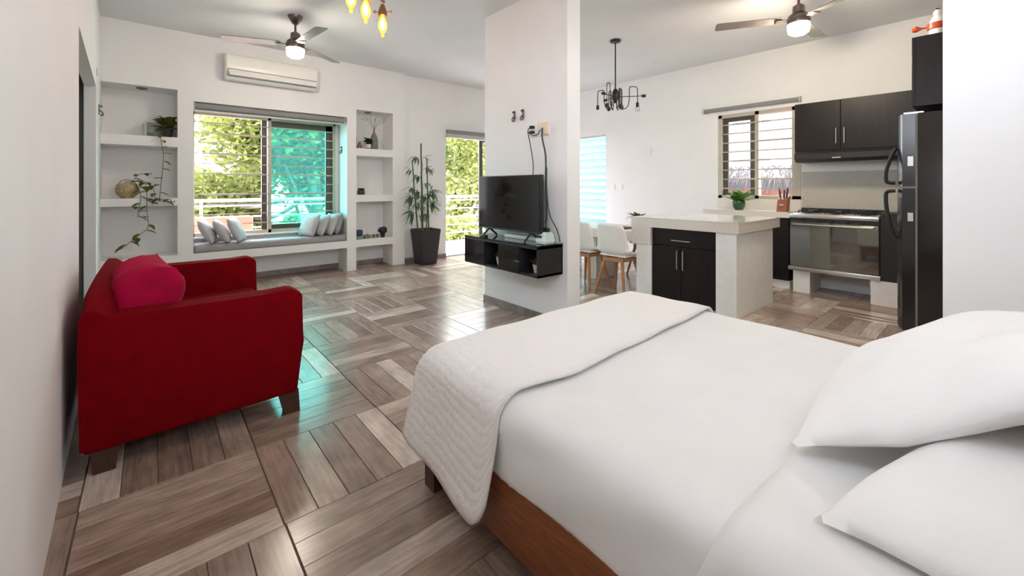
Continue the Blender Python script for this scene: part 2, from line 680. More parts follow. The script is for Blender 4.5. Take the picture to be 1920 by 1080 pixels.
# ---- back wall with niches, window recess, balcony door opening
bm = B()
for d in (
    (.232, .382, 6.4, 6.95, 0, HC), (-.47, .232, 6.4, 6.95, 0, .455), (-.47, .232, 6.4, 6.95, 2.425, HC),
    (-.47, .232, 6.79, 6.95, .455, 2.425), (.382, 2.222, 6.79, 6.95, 0, .62), (.382, 2.222, 6.4, 6.95, 2.31, HC),
    (.382, 2.222, 6.79, 6.95, 2.255, 2.31), (.382, .40, 6.79, 6.95, .62, 2.255), (2.165, 2.222, 6.79, 6.95, .62, 2.255),
    (2.222, 2.363, 6.4, 6.95, 0, HC), (2.363, 2.95, 6.79, 6.95, 0, 2.446), (2.363, 2.95, 6.4, 6.95, 2.446, HC),
    (2.95, 3.155, 6.4, 6.95, 0, HC), (3.155, 4.005, 6.5, 6.70, 0, HC), (4.005, 5.70, 6.5, 6.70, 2.28, HC),
    (5.70, 6.6, 6.5, 6.70, 0, HC)):
    box(bm, *d)
wall_back = struct(mk('wall_back', bm, m_wall))
for z0, z1 in ((1.047, 1.137), (1.741, 1.855)):
    bo('shelf', (-.445, .232, 6.4, 6.79, z0, z1), m_wall, wall_back)
for z0, z1 in ((.348, .46), (1.038, 1.145), (1.743, 1.859)):
    bo('shelf', (2.363, 2.95, 6.4, 6.79, z0, z1), m_wall, wall_back)
bo('bench_slab', (.382, 2.222, 6.4, 6.79, .35, .455), m_wall, wall_back)
bm = B()
box(bm, .382, 2.222, 6.778, 6.79, 0, .075)
box(bm, 2.363, 2.95, 6.778, 6.79, 0, .075)
box(bm, 3.155, 4.005, 6.488, 6.5, 0, .075)
struct(mk('baseboard_back', bm, m_base))
# niche spotlights
for x, lb in ((-.09, 'small round recessed spotlight in the ceiling of the shelf niche by the left wall'),
              (2.60, 'small round recessed spotlight in the ceiling of the vase niche')):
    t = thing('recessed_spotlight', lb, 'spotlight', (x, 6.55, 2.424 if x < 0 else 2.445), group='niche spotlights')
    la('trim_ring', [(.052, 0), (.05, -.012), (.034, -.014), (.03, -.004)], m_copper, t)
    la('lamp_face', [(.03, -.003), (.0, -.004)], m_cream, t, close=False)

# ---- left wall with a wide closet opening
LW = lambda v: -.271 - .0365 * (v - 2.04)
bm = B()


def wallseg(bm, v0, v1, z0, z1, th=.08):
    q = [(LW(v0), v0), (LW(v1), v1), (LW(v1) - th, v1), (LW(v0) - th, v0)]
    lo = [bm.verts.new((x, y, z0)) for x, y in q]
    hi = [bm.verts.new((x, y, z1)) for x, y in q]
    bm.faces.new(lo[::-1])
    bm.faces.new(hi)
    for k in range(4):
        bm.faces.new((lo[k], lo[(k + 1) % 4], hi[(k + 1) % 4], hi[k]))


wallseg(bm, -.6, -.40, 0, HC)
wallseg(bm, -.40, 1.35, 0, 1.95)
wallseg(bm, -.40, 1.35, 2.70, HC)
wallseg(bm, 1.35, 3.51, 0, HC)
wallseg(bm, 3.51, 5.5, 2.21, HC)
wallseg(bm, 5.5, 6.95, 0, HC)
struct(mk('wall_left', bm, m_wall))
w4 = struct(E('added_window_left', (-.214, .475, 0)))  # added out of view to bring daylight onto bed and near walls
w4.rotation_euler = (0, 0, .0365)
bm = B()
for d in ((-.875, .875, 2.66, 2.70), (-.875, .875, 1.95, 1.99), (-.875, -.835, 1.95, 2.70), (.835, .875, 1.95, 2.70), (-.02, .02, 1.95, 2.70)):
    box(bm, -.065, -.015, d[0], d[1], d[2], d[3])
mk('window_frame', bm, m_alu, w4)
for y in (-.835, .02):
    bo('pane', (-.042, -.038, y, y + .815, 1.99, 2.66), m_clear, w4)
d2 = struct(E('door_2', (0, 0, 0)))
bm = B()
box(bm, -.74, -.70, 3.2, 5.9, 0, 2.4)
box(bm, -.74, -.36, 3.14, 3.2, 0, 2.4)
box(bm, -.74, -.44, 5.68, 5.74, 0, 2.4)
mk('closet_lining', bm, m_door, d2)
bo('closet_ceiling', (-.74, -.40, 3.2, 5.68, 2.34, 2.4), m_door, d2)
for k in range(2):
    x = bo('closet_door', (-.62 + .03 * k, -.595 + .03 * k, 3.25 + 1.2 * k, 4.5 + 1.18 * k, .02, 2.33), m_door, d2, r=.004)
    bo('door_pull', (-.598 + .03 * k, -.585 + .03 * k, 4.3 - .9 * (1 - k) * 0 + .15 * k, 4.33 + .15 * k, .95, 1.15), m_dark_alu, x)

# ---- TV partition, right wall, head wall, kitchen walls
part = struct(bo('wall_partition', (2.79, 2.961, 2.505, 3.716, 0, HC), m_wall))
bm = B()
box(bm, 2.778, 2.79, 2.505, 3.728, 0, .08)
box(bm, 2.778, 2.961, 2.493, 2.505, 0, .08)
box(bm, 2.778, 2.961, 3.716, 3.728, 0, .08)
struct(mk('baseboard_partition', bm, m_base))
struct(bo('wall_right', (2.79, 2.961, -.52, .181, 0, HC), m_wall))
bm = B()
for d in ((-.3, .50, 0, HC), (.50, 2.0, 0, 1.8), (.50, 2.0, 2.7, HC), (2.0, 6.6, 0, HC)):
    box(bm, d[0], d[1], -.60, -.52, d[2], d[3])
struct(mk('wall_head', bm, m_wall))
w5 = struct(E('added_window_head', (0, 0, 0)))  # unseen window added behind the camera for extra daylight
bm = B()
for d in ((.50, 2.0, 2.66, 2.70), (.50, 2.0, 1.80, 1.84), (.50, .54, 1.80, 2.70), (1.96, 2.0, 1.80, 2.70), (1.23, 1.27, 1.80, 2.70)):
    box(bm, d[0], d[1], -.59, -.53, d[2], d[3])
mk('window_frame', bm, m_alu, w5)
for x in (.54, 1.27):
    bo('pane', (x, x + .69, -.562, -.558, 1.84, 2.66), m_clear, w5)
bm = B()
KU = 6.4
for d in ((-.52, 1.70, 0, HC), (1.70, 2.755, 0, 1.103), (1.70, 2.755, 2.325, HC), (2.755, 4.79, 0, HC),
          (4.79, 5.60, 0, .49), (4.79, 5.60, 2.245, HC), (5.60, 6.5, 0, HC)):
    box(bm, KU, 6.6, d[0], d[1], d[2], d[3])
struct(mk('wall_kitchen', bm, m_wall))

# ---- main window
w1 = struct(E('window_1', (0, 0, 0)))
U0, U1, Z0, Z1, FV = .402, 2.163, .622, 2.253, 6.74
bm = B()
for d in ((U0, U1, FV, FV + .09, Z1 - .05, Z1), (U0, U1, FV, FV + .09, Z0, Z0 + .045), (U0, U0 + .012, FV, FV + .09, Z0, Z1), (U1 - .035, U1, FV, FV + .09, Z0, Z1), (1.245, 1.285, FV, FV + .09, Z0, Z1)):
    box(bm, *d)
mk('window_frame', bm, m_alu, w1)
bm = B()
for d in ((1.17, 1.238, FV + .04, FV + .075, Z0 + .045, Z1 - .05),
          (1.285, U1 - .035, FV + .04, FV + .075, Z1 - .13, Z1 - .05), (1.285, U1 - .035, FV + .04, FV + .075, Z0 + .045, Z0 + .11), (2.03, 2.128, FV + .04, FV + .075, Z0 + .045, Z1 - .05)):
    box(bm, *d)
mk('sliding_sash', bm, m_dark_alu, w1)
bo('pane', (1.285, 2.04, FV + .055, FV + .06, Z0 + .10, Z1 - .12), m_cyanglass, w1)
bo('window_sill', (U0 - .02, U1 + .06, 6.70, 6.80, .60, .622), m_wall, w1)
for k in range(11):
    z = 2.105 - .1335 * k
    b_ = bo('bar', (U0, U1, FV - .012, FV - .004, z - .007, z + .007), m_bar, w1)
    segs = {1: ((.72, 1.19), (1.60, 1.97)), 3: ((.50, .97), (1.37, 1.83)), 5: ((.72, 1.19), (1.62, 2.03)), 7: ((.50, 1.0), (1.37, 1.85))}.get(k)
    if segs:
        for a, c in segs:
            bo('bar_sleeve', (a, c, FV - .02, FV + .002, z - .012, z + .012), m_bar, b_, r=.003, seg=1)
t = thing('roller_blind', 'grey rolled-up roller blind above the wide barred window', 'blind')
tb('blind_roll', [(.395, 6.45, 2.264), (2.21, 6.45, 2.264)], .043, m_grey_alu, t, n=14)
bo('blind_rail', (.395, 2.21, 6.43, 6.47, 2.20, 2.218), m_lgrey, t)
for x in (.39, 2.20):
    bo('bracket', (x - .006, x + .006, 6.41, 6.49, 2.215, 2.308), m_lgrey, t)

# ---- balcony door
d1 = struct(E('door_1', (0, 0, 0)))
bm = B()
for d in ((4.005, 5.70, 6.60, 6.68, 2.22, 2.28), (4.005, 4.02, 6.60, 6.68, 0, 2.22), (5.65, 5.70, 6.60, 6.68, 0, 2.22), (4.005, 5.70, 6.58, 6.70, -.005, .015)):
    box(bm, *d)
mk('door_frame', bm, m_lgrey, d1)
bm = B()
for d in ((4.83, 4.91, 6.62, 6.65, .015, 2.22), (5.58, 5.65, 6.62, 6.65, .015, 2.22), (4.91, 5.58, 6.62, 6.65, 2.14, 2.22), (4.91, 5.58, 6.62, 6.65, .015, .10)):
    box(bm, *d)
mk('sliding_sash', bm, m_dark_alu, d1)
bo('pane', (4.91, 5.58, 6.632, 6.638, .10, 2.14), m_clear, d1)
t = thing('roller_blind', 'grey rolled-up roller blind over the balcony door', 'blind')
bo('valance', (4.0, 5.68, 6.44, 6.50, 2.15, 2.235), m_lgrey, t, r=.008)
tb('blind_roll', [(4.0, 6.455, 2.255), (5.68, 6.455, 2.255)], .038, m_grey_alu, t, n=12)

# ---- kitchen window
w2 = struct(E('window_2', (0, 0, 0)))
bm = B()
K0, K1, KZ0, KZ1, KF = 1.705, 2.752, 1.105, 2.322, 6.40
for d in ((KF, KF + .1, K0, K1, KZ1 - .045, KZ1), (KF, KF + .1, K0, K1, KZ0, KZ0 + .04), (KF, KF + .1, K1 - .05, K1, KZ0, KZ1), (KF, KF + .1, K0, K0 + .10, KZ0, KZ1), (KF, KF + .09, 2.205, 2.255, KZ0, KZ1)):
    box(bm, *d)
mk('window_frame', bm, m_alu, w2)
bm = B()
for d in ((KF + .05, KF + .08, 2.262, 2.33, KZ0, KZ1 - .04), (KF + .05, KF + .08, 2.63, 2.70, KZ0, KZ1 - .04), (KF + .05, KF + .08, 2.33, 2.63, KZ1 - .10, KZ1 - .04), (KF + .05, KF + .08, 2.33, 2.63, KZ0 + .04, KZ0 + .075)):
    box(bm, *d)
mk('sliding_sash', bm, m_dark_alu, w2)
bo('pane', (KF + .062, KF + .066, 2.33, 2.63, KZ0 + .07, KZ1 - .1), m_clear, w2)
bo('pane', (KF + .040, KF + .044, 1.80, 2.205, KZ0 + .04, KZ1 - .045), m_clear, w2)
for k in range(8):
    z = 2.17 - .132 * k
    b_ = bo('bar', (KF - .008, KF - .001, K0 + .04, K1 - .03, z - .007, z + .007), m_bar, w2)
    if k % 2 == 0:
        a = {0: 2.06, 2: 1.80, 4: 2.06, 6: 1.80}[k]
        bo('bar_sleeve', (KF - .016, KF + .002, a, a + .50, z - .011, z + .011), m_bar, b_, r=.003, seg=1)
t = thing('roller_blind', 'thin grey roller blind tube above the small kitchen window', 'blind')
tb('blind_roll', [(6.36, 1.71, 2.405), (6.36, 2.935, 2.405)], .028, m_grey_alu, t, n=12)
for y in (1.70, 2.94):
    bo('bracket', (6.32, 6.40, y - .006, y + .006, 2.37, 2.44), m_lgrey, t)
bo('wall_tile_sill', (6.385, 6.40, 1.70, 2.76, .955, 1.10), m_stone, None)
struct(bpy.data.objects['wall_tile_sill']).name = 'trim_1'

# ---- dining louvre window
w3 = struct(E('window_3', (0, 0, 0)))
bm = B()
for d in ((6.42, 6.50, 4.79, 5.60, 2.205, 2.245), (6.42, 6.50, 4.79, 5.60, .49, .53), (6.42, 6.50, 4.79, 4.81, .49, 2.245), (6.42, 6.50, 5.56, 5.60, .49, 2.245)):
    box(bm, *d)
mk('window_frame', bm, m_lgrey, w3)
for k in range(13):
    z = .60 + .128 * k
    bm = B()
    box(bm, -.066, .066, 4.815, 5.555, -.003, .003)
    bmesh.ops.rotate(bm, verts=bm.verts[:], cent=(0, 0, 0), matrix=Matrix.Rotation(math.radians(62), 3, 'Y'))
    bmesh.ops.translate(bm, verts=bm.verts[:], vec=(6.46, 0, z))
    mk('louver', bm, m_louver, w3)

# ================================================================ OUTSIDE
struct(bo('terrace_floor', (-2.5, 9.5, 6.95, 8.6, -.20, -.02), m_terrace))
struct(bo('ground', (-40, 60, -30, 60, -3.3, -3.2), m_ground))
t = thing('balcony_railing', 'white horizontal-bar balcony railing at the terrace edge', 'railing')
for k, z in enumerate((1.04, .95, .76, .57, .38, .19)):
    tb('rail', [(-2.4, 8.4, z), (9.4, 8.4, z)], .028 if k == 0 else .013, m_rail, t, n=8)
for x in (-2.4, -.9, .6, 2.1, 3.6, 5.05, 6.5, 7.9, 9.4):
    bo('post', (x - .02, x + .02, 8.38, 8.42, -.02, 1.02), m_rail, t)
t = thing('outdoor_sofa', 'coral red outdoor sofa on the terrace behind the barred window', 'sofa', (0, 0, 0))
bo('backrest', (-.75, 1.14, 7.22, 7.40, .12, .84), m_coral, t, r=.03)
bo('seat_base', (-.75, 1.14, 7.40, 8.05, .10, .40), m_coral, t, r=.03)
for x in (-.75, 1.0):
    bo('armrest', (x, x + .14, 7.40, 8.05, .12, .58), m_coral, t, r=.03)
for x in (-.7, 1.05):
    for y in (7.28, 7.98):
        bo('foot', (x, x + .05, y, y + .05, -.02, .13), m_darkwood, t)
t = thing('terrace_table', 'white low table beside the coral outdoor sofa', 'table', (1.75, 7.55, 0))
bo('table_top', (-.32, .42, -.28, .28, .60, .66), m_rail, t, r=.01)
for a in (-.28, .36):
    for b_ in (-.24, .22):
        bo('leg', (a - .02, a + .02, b_ - .02, b_ + .02, -.02, .60), m_rail, t)


def tree(loc, r, hz, nleaf, mat, label, seed, leaf=.24, trunkmat=None, group='trees beyond the terrace', twigs=10, squash=.85):
    rnd = random.Random(seed)
    t = thing('garden_tree', label, 'tree', (loc[0], loc[1], -3.2), group=group)
    tm = trunkmat or m_bark
    base = Vector((0, 0, 0))
    top = Vector((rnd.uniform(-.3, .3), rnd.uniform(-.3, .3), hz - r * .35))
    tb('trunk', [base, base.lerp(top, .5) + Vector((rnd.uniform(-.2, .2), rnd.uniform(-.2, .2), 0)), top], .2, tm, t, n=8, radii=None, curve=4)
    bm = B()
    ends = []
    for k in range(twigs):
        s = base.lerp(top, rnd.uniform(.45, 1))
        a = rnd.uniform(0, 2 * PI)
        e = Vector((math.cos(a) * r * rnd.uniform(.5, .95), math.sin(a) * r * rnd.uniform(.5, .95), hz + r * rnd.uniform(-.7, .6)))
        m1 = s.lerp(e, .5) + Vector((0, 0, -.15 * r + rnd.uniform(-.2, .3)))
        p = smooth_path([s, m1, e], 4)
        tube(bm, p, .05, 5, radii=[.075 * (1 - i / len(p)) + .012 for i in range(len(p))])
        ends.append(e)
    mk('branches', bm, tm, t, smooth=True)
    clumps = [(Vector((0, 0, hz)), .75)] + [(e, rnd.uniform(.3, .5)) for e in ends]
    for _ in range(14):
        d = Vector((rnd.gauss(0, 1), rnd.gauss(0, 1), rnd.gauss(0, .8))).normalized()
        clumps.append((Vector((0, 0, hz)) + Vector((d.x, d.y, d.z * squash)) * r * rnd.uniform(.5, .8), rnd.uniform(.25, .42)))
    verts, faces = [], []
    for k in range(nleaf):
        c, cr = clumps[rnd.randrange(len(clumps))]
        d = Vector((rnd.gauss(0, 1), rnd.gauss(0, 1), rnd.gauss(0, 1))).normalized()
        p = c + d * r * cr * (rnd.random() ** .45)
        x = Vector((rnd.gauss(0, 1), rnd.gauss(0, 1), rnd.gauss(0, .7))).normalized()
        y = x.cross(Vector((rnd.gauss(0, 1), rnd.gauss(0, 1), rnd.gauss(0, 1)))).normalized()
        L = leaf * rnd.uniform(.6, 1.3)
        i0 = len(verts)
        verts += [p - x * L * .5, p + y * L * .28, p + x * L * .5, p - y * L * .28]
        faces.append((i0, i0 + 1, i0 + 2, i0 + 3))
    me = bpy.data.meshes.new('foliage')
    me.from_pydata([tuple(v) for v in verts], [], faces)
    me.materials.append(mat)
    o = bpy.data.objects.new('foliage', me)
    C.objects.link(o)
    o.parent = t
    o['kind'] = 'stuff'
    return t


tree((4.3, 15.5), 3.3, 5.9, 60000, m_treeA, 'big rounded yellow-green tree filling the left pane of the barred window', 11, .20)
tree((7.2, 17.5), 3.2, 5.6, 45000, m_treeB, 'tall green tree seen through the tinted pane of the barred window', 12, .23)
tree((1.6, 19.0), 2.6, 3.3, 14000, m_treeA, 'lower yellow-green tree at the far left behind the coral sofa', 13, .3)
tree((3.2, 12.5), 1.3, 2.7, 7000, m_treeB, 'small dark shrub-like tree low behind the terrace railing by the coral sofa', 14, .2)
tree((5.4, 12.6), 1.3, 2.7, 5000, m_treeB, 'low bushy tree in front of the tinted window pane', 15, .2, m_branch)
tree((9.4, 15.2), 2.9, 6.2, 12000, m_treeC, 'bright lime tree with pale branches outside the balcony door', 16, .19, m_branch, twigs=16)
tree((11.8, 18.8), 3.4, 5.6, 26000, m_treeC, 'tall light green tree deeper behind the balcony door', 17, .22, m_branch)
tree((7.2, 11.6), 1.15, 2.7, 2500, m_treeC, 'small weeping yellow-green tree just behind the balcony rail', 18, .22, m_branch)
tree((8.8, 12.6), 1.1, 2.2, 2400, m_treeB, 'round green bush-like tree low behind the balcony rail', 19, .2, m_branch)

# palapa roof outside the kitchen window
t = thing('thatched_roof', 'pale thatched palapa roof outside the small kitchen window', 'roof', (0, 0, 0))
bm = B()
vs = [bm.verts.new(p) for p in ((10.2, -1, 1.45), (10.2, 5.8, 1.45), (15.5, 5.8, 5.6), (15.5, -1, 5.6), (10.2, -1, 1.20), (10.2, 5.8, 1.20), (15.5, 5.8, 5.35), (15.5, -1, 5.35))]
for f in ((0, 1, 2, 3), (4, 7, 6, 5), (0, 4, 5, 1), (1, 5, 6, 2), (2, 6, 7, 3), (3, 7, 4, 0)):
    bm.faces.new([vs[i] for i in f])
mk('thatch', bm, m_thatch, t)
bm = B()
rnd = random.Random(5)
for k in range(700):
    y = rnd.uniform(1.5, 5.8)
    x = 10.2 + rnd.uniform(-.05, .35)
    zt = 1.45 + (x - 10.2) * .78
    L = rnd.uniform(.18, .55)
    p0 = Vector((x, y, zt + .03))
    p1 = p0 + Vector((-.14 - rnd.random() * .08, rnd.uniform(-.05, .05), -L))
    s = Vector((0, .012, 0))
    a, b_, c = bm.verts.new(p0 - s), bm.verts.new(p0 + s), bm.verts.new(p1)
    bm.faces.new((a, b_, c))
fr = mk('thatch_fringe', bm, m_thatchdark, t)
fr['kind'] = 'stuff'
bo('support_wall', (10.9, 11.1, -1, 5.7, -3.2, 1.7), m_redwall, t)

# ================================================================ LIVING AREA
# ---- sofa
t = thing('red_sofa', 'deep red velour two-seat sofa against the left wall', 'sofa', (0, 0, 0))
bo('base', (-.215, .60, 2.62, 4.10, .12, .34), m_red, t, r=.025)


def slab_poly(name, poly, v0, v1, mat, parent, r=.03):
    """side profile in (u,z) extruded along v with rounded edges"""
    bm = B()
    a = [bm.verts.new((x, v0, z)) for x, z in poly]
    b = [bm.verts.new((x, v1, z)) for x, z in poly]
    bm.faces.new(a)
    bm.faces.new(b[::-1])
    n = len(poly)
    for k in range(n):
        bm.faces.new((a[k], b[k], b[(k + 1) % n], a[(k + 1) % n]))
    if r:
        bmesh.ops.bevel(bm, geom=bm.edges[:], offset=r, segments=3, affect='EDGES', profile=.5)
    return mk(name, bm, mat, parent, smooth=True, ang=.9)


arm = [(-.232, .10), (.625, .115), (.655, .40), (.652, .665), (.60, .70), (.45, .688), (-.10, .69), (-.232, .69)]
slab_poly('armrest', arm, 2.58, 2.72, m_red, t, r=.022)
slab_poly('armrest', arm, 3.98, 4.12, m_red, t, r=.022)
# backrest with rounded, slightly crowned top
bm = B()
sec = [(-.238, .12), (-.245, .60), (-.240, .74), (-.222, .775), (-.185, .772), (-.14, .735), (-.09, .55), (-.06, .34), (-.06, .12)]
rings = []
for k in range(9):
    v = 2.582 + 1.536 * k / 8
    cr = .03 * math.sin(PI * k / 8) - .05 * (1 if k in (0, 8) else 0)
    rings.append([bm.verts.new((x, v, z + (cr if z > .5 else 0))) for x, z in sec])
for a, b in zip(rings, rings[1:]):
    for i in range(len(sec)):
        j = (i + 1) % len(sec)
        bm.faces.new((a[i], b[i], b[j], a[j]))
bm.faces.new(rings[0][::-1])
bm.faces.new(rings[-1])
mk('backrest', bm, m_red, t, smooth=True, ang=1.0)
bo('seat_cushion', (-.10, .63, 2.73, 3.97, .33, .465), m_red, t, r=.045, seg=3)
for x, y in ((.53, 2.595), (.53, 4.03), (-.21, 2.60), (-.21, 4.02)):
    bm = B()
    g = box(bm, x, x + .10, y, y + .07, 0, .13)
    for q in g:
        if q.co.z < .01:
            q.co.x += .03 if x > 0 else 0
            q.co.x = x + .045 + (q.co.x - x - .045) * .75
    mk('leg', bm, m_darkwood, t)
# big loose cushion
bm = cushion_bm(.68, .54, .32, n=18, p=3.2, q=.5, wob=.012, seed=4)
o = tag(mk('sofa_cushion', bm, m_pinkred, None, smooth=True, ang=2), 'large plump crimson cushion leaning on the back of the red sofa', 'cushion')
o.rotation_euler = Euler((math.radians(60), 0, math.radians(-84)), 'XYZ')
o.location = (-.075, 3.05, .625)

# ---- window bench cushions
bm = B()
box(bm, .39, 2.215, 6.405, 6.70, .456, .552, r=.035, seg=4)
tag(mk('bench_pad', bm, m_greyfab, None, smooth=True), 'long grey seat pad lying on the white window bench', 'cushion')
pill = [
    (.535, -28, 'grey throw pillow nearest the left end of the window bench', m_palefab, 6.56, -14),
    (.685, -30, 'middle grey throw pillow of the three at the left of the window bench', m_palefab, 6.55, -10),
    (.845, -24, 'rightmost grey throw pillow of the three at the left of the window bench', m_palefab, 6.55, -22),
    (1.735, 22, 'pale throw pillow lit blue-green at the front of the right-hand bench pillows', m_palefab, 6.56, 24),
    (1.885, 24, 'second throw pillow from the tinted light at the right of the bench', m_palefab, 6.55, 14),
    (2.015, 22, 'third grey throw pillow towards the right end of the window bench', m_palefab, 6.54, 10),
    (2.118, 14, 'hindmost grey throw pillow squeezed against the right reveal of the bench', m_greyfab, 6.56, 0)]
for k, (u, tilt, lb, mt, v, rz) in enumerate(pill):
    o = mk('throw_pillow', cushion_bm(.34, .34, .125, n=12, p=2.4, q=.55, wob=.004, seed=20 + k), mt, None, smooth=True, ang=2)
    tag(o, lb, 'pillow', 'throw pillows on the window bench')
    o.rotation_euler = Euler((0, math.radians(90 + tilt), math.radians(rz)), 'XYZ')
    o.location = (u - (.03 if tilt > 0 else -.03) * 0, v, .545 + .165 * math.cos(math.radians(tilt)) + .012)

# ---- air conditioner
t = thing('air_conditioner', 'white split air conditioner mounted high on the wall above the barred window', 'air conditioner')
bm = B()
prof = [(6.4, 2.62), (6.4, 2.925), (6.25, 2.925), (6.20, 2.90), (6.185, 2.80), (6.195, 2.70), (6.23, 2.635), (6.30, 2.605)]
a = [bm.verts.new((.685, v, z)) for v, z in prof]
b = [bm.verts.new((1.75, v, z)) for v, z in prof]
bm.faces.new(a)
bm.faces.new(b[::-1])
for k in range(len(prof)):
    bm.faces.new((a[k], b[k], b[(k + 1) % len(prof)], a[(k + 1) % len(prof)]))
bmesh.ops.bevel(bm, geom=bm.edges[:], offset=.012, segments=2, affect='EDGES')
mk('housing', bm, m_ac, t, smooth=True)
bm = B()
box(bm, -.50, .50, -.006, .006, -.034, .034, r=.003)
o = mk('air_flap', bm, m_ac, t, smooth=True)
o.location = (1.225, 6.196, 2.685)
o.rotation_euler = (math.radians(-22), 0, 0)
bm = B()
box(bm, .71, 1.735, 6.182, 6.20, 2.722, 2.729)
box(bm, .71, 1.735, 6.215, 6.235, 2.640, 2.650)
box(bm, .706, .712, 6.186, 6.22, 2.645, 2.729)
mk('air_slot', bm, m_acgrey, t)

# ---- hooks on the walls
def hook(name, label, loc, out, group, mat=None):
    mat = mat or m_steel_dark
    t = thing(name, label, 'hook', loc, group=group)
    o = Vector(out)
    s = Vector((-o.y, o.x, 0))
    bm = B()
    for p, hw, hh in ((o * .004, .013, .052),):
        vs = []
        for dd in (-.004, .004):
            vs.append([bm.verts.new(p + o * dd + s * a * hw * (1 if abs(q) < 1 else .55) + Vector((0, 0, q * hh))) for a, q in ((-1, -1), (1, -1), (1, -.6), (1, .6), (1, 1), (-1, 1), (-1, .6), (-1, -.6))])
        bm.faces.new(vs[0])
        bm.faces.new(vs[1][::-1])
        for k in range(8):
            bm.faces.new((vs[0][k], vs[0][(k + 1) % 8], vs[1][(k + 1) % 8], vs[1][k]))
    mk('plate', bm, mat, t)
    tb('prong', [o * .006 + Vector((0, 0, -.008)), o * .028 + Vector((0, 0, -.026)), o * .036 + Vector((0, 0, -.044)), o * .026 + Vector((0, 0, -.058)), o * .014 + Vector((0, 0, -.052))], .007, mat, t, n=6, curve=3)
    la('knob', [(.008, 0), (.012, .008), (.007, .018)], mat, t, n=8, c=o * .02 + Vector((0, 0, .026)))


hook('coat_hook', 'left one of two dark metal hooks above the television', (2.79, 3.216, 1.985), (-1, 0, 0), 'hooks above the television')
hook('coat_hook', 'right one of two dark metal hooks above the television', (2.79, 3.087, 1.985), (-1, 0, 0), 'hooks above the television')
hook('hammock_hook', 'metal hammock hook on the left wall beside the shelf niche', (LW(6.02), 6.02, 2.06), (1, 0, 0), 'hammock hooks')
hook('hammock_hook', 'metal hammock hook on the right reveal of the barred window', (2.222, 6.62, 1.84), (-1, 0, 0), 'hammock hooks')

# ---- left niche: trailing pothos and picture
def vine(t, path, nleaf, seed, size=.055, lmat=m_leafdark):
    size *= 1.5
    rnd = random.Random(seed)
    p = smooth_path(path, 6)
    tb('vine', p, .0035, m_stem, t, n=5)
    for k in range(nleaf):
        q = p[min(len(p) - 1, int((k + .5) / nleaf * len(p)))]
        bm = B()
        a = rnd.uniform(0, 2 * PI)
        d = Vector((math.cos(a), -abs(math.sin(a)) * .7 - .15, rnd.uniform(-.6, .25)))
        leaf_bm(bm, q, d, size * rnd.uniform(.8, 1.25), size * rnd.uniform(.65, .95), .2, heart=True)
        mk('leaf', bm, lmat, t)


t = thing('trailing_pothos', 'bushy pothos in a dark pot on the top niche shelf with a long trailing vine', 'plant', (.13, 6.5, 1.856))
la('pot', [(.05, 0), (.07, .10), (.072, .105), (.06, .10)], m_planter, t, n=16)
rnd = random.Random(3)
for k in range(60):
    bm = B()
    a = rnd.uniform(0, 2 * PI)
    d = Vector((math.cos(a), math.sin(a), rnd.uniform(-.2, 1.3)))
    leaf_bm(bm, Vector((rnd.uniform(-.05, .05), rnd.uniform(-.04, .04), (.10 + rnd.uniform(0, .10)))), d, rnd.uniform(.08, .13), rnd.uniform(.065, .10), .1, heart=True)
    mk('leaf', bm, m_leafdark, t)
for x in (-.05, .03, .06):
    tb('stem', [(x * .3, 0, .1), (x * .8, -.01, .18), (x, -.02, .235)], .003, m_stem, t, n=5, curve=3)
    bm = B()
    leaf_bm(bm, Vector((x, -.02, .235)), Vector((.5 if x > 0 else -.5, -.5, .2)), .06, .05, .2, heart=True)
    mk('leaf', bm, m_leafdark, t)
vine(t, [(-.02, -.06, .10), (-.045, -.115, .06), (-.05, -.125, -.05), (-.03, -.125, -.20), (-.035, -.125, -.38), (-.055, -.125, -.60), (-.065, -.125, -.745)], 13, 6)
vine(t, [(-.065, -.125, -.72), (-.02, -.12, -.755), (.03, -.12, -.735), (.05, -.12, -.78)], 4, 8)
t = thing('basket_pothos', 'pothos in a round wicker basket on the lower niche shelf trailing towards the sofa', 'plant', (-.215, 6.50, 1.138))
bm = B()
lathe(bm, [(.05, 0), (.095, .05), (.105, .10), (.09, .155), (.07, .17), (.06, .16), (.08, .10), (.04, .02)], 18)
mk('basket', bm, m_wicker, t, smooth=True)
tb('basket_handle', [(.07 * math.cos(a), 0, .16 + .05 * math.sin(a)) for a in [PI * k / 8 for k in range(9)]], .006, m_wicker, t, n=6)
vine(t, [(.02, 0, .16), (.09, -.03, .20), (.16, -.07, .15), (.17, -.11, .02), (.17, -.125, -.15), (.18, -.125, -.33), (.10, -.125, -.42), (.02, -.125, -.50), (-.03, -.125, -.55)], 16, 9, .06)
vine(t, [(.04, 0, .16), (.10, -.06, .10), (.115, -.115, -.02), (.10, -.125, -.12), (.09, -.125, -.22)], 8, 10, .06)
vine(t, [(.03, 0, .17), (.10, -.03, .27), (.17, -.04, .28)], 5, 12, .055)
vine(t, [(.1, -.02, .2), (.2, -.07, .16), (.24, -.11, .03), (.22, -.125, -.08)], 6, 13, .05)
t = thing('picture_frame', 'small silver picture frame leaning in the top left niche behind the pothos', 'picture frame', (.06, 6.70, 1.858))
t.rotation_euler = (math.radians(-8), 0, 0)
bm = B()
for d in ((-.13, .13, -.01, .01, 0, .02), (-.13, .13, -.01, .01, .19, .21), (-.13, -.11, -.01, .01, .02, .19), (.11, .13, -.01, .01, .02, .19)):
    box(bm, *d)
mk('frame', bm, m_silverframe, t)
bo('print', (-.11, .11, 0, .006, .02, .19), m_photo, t)

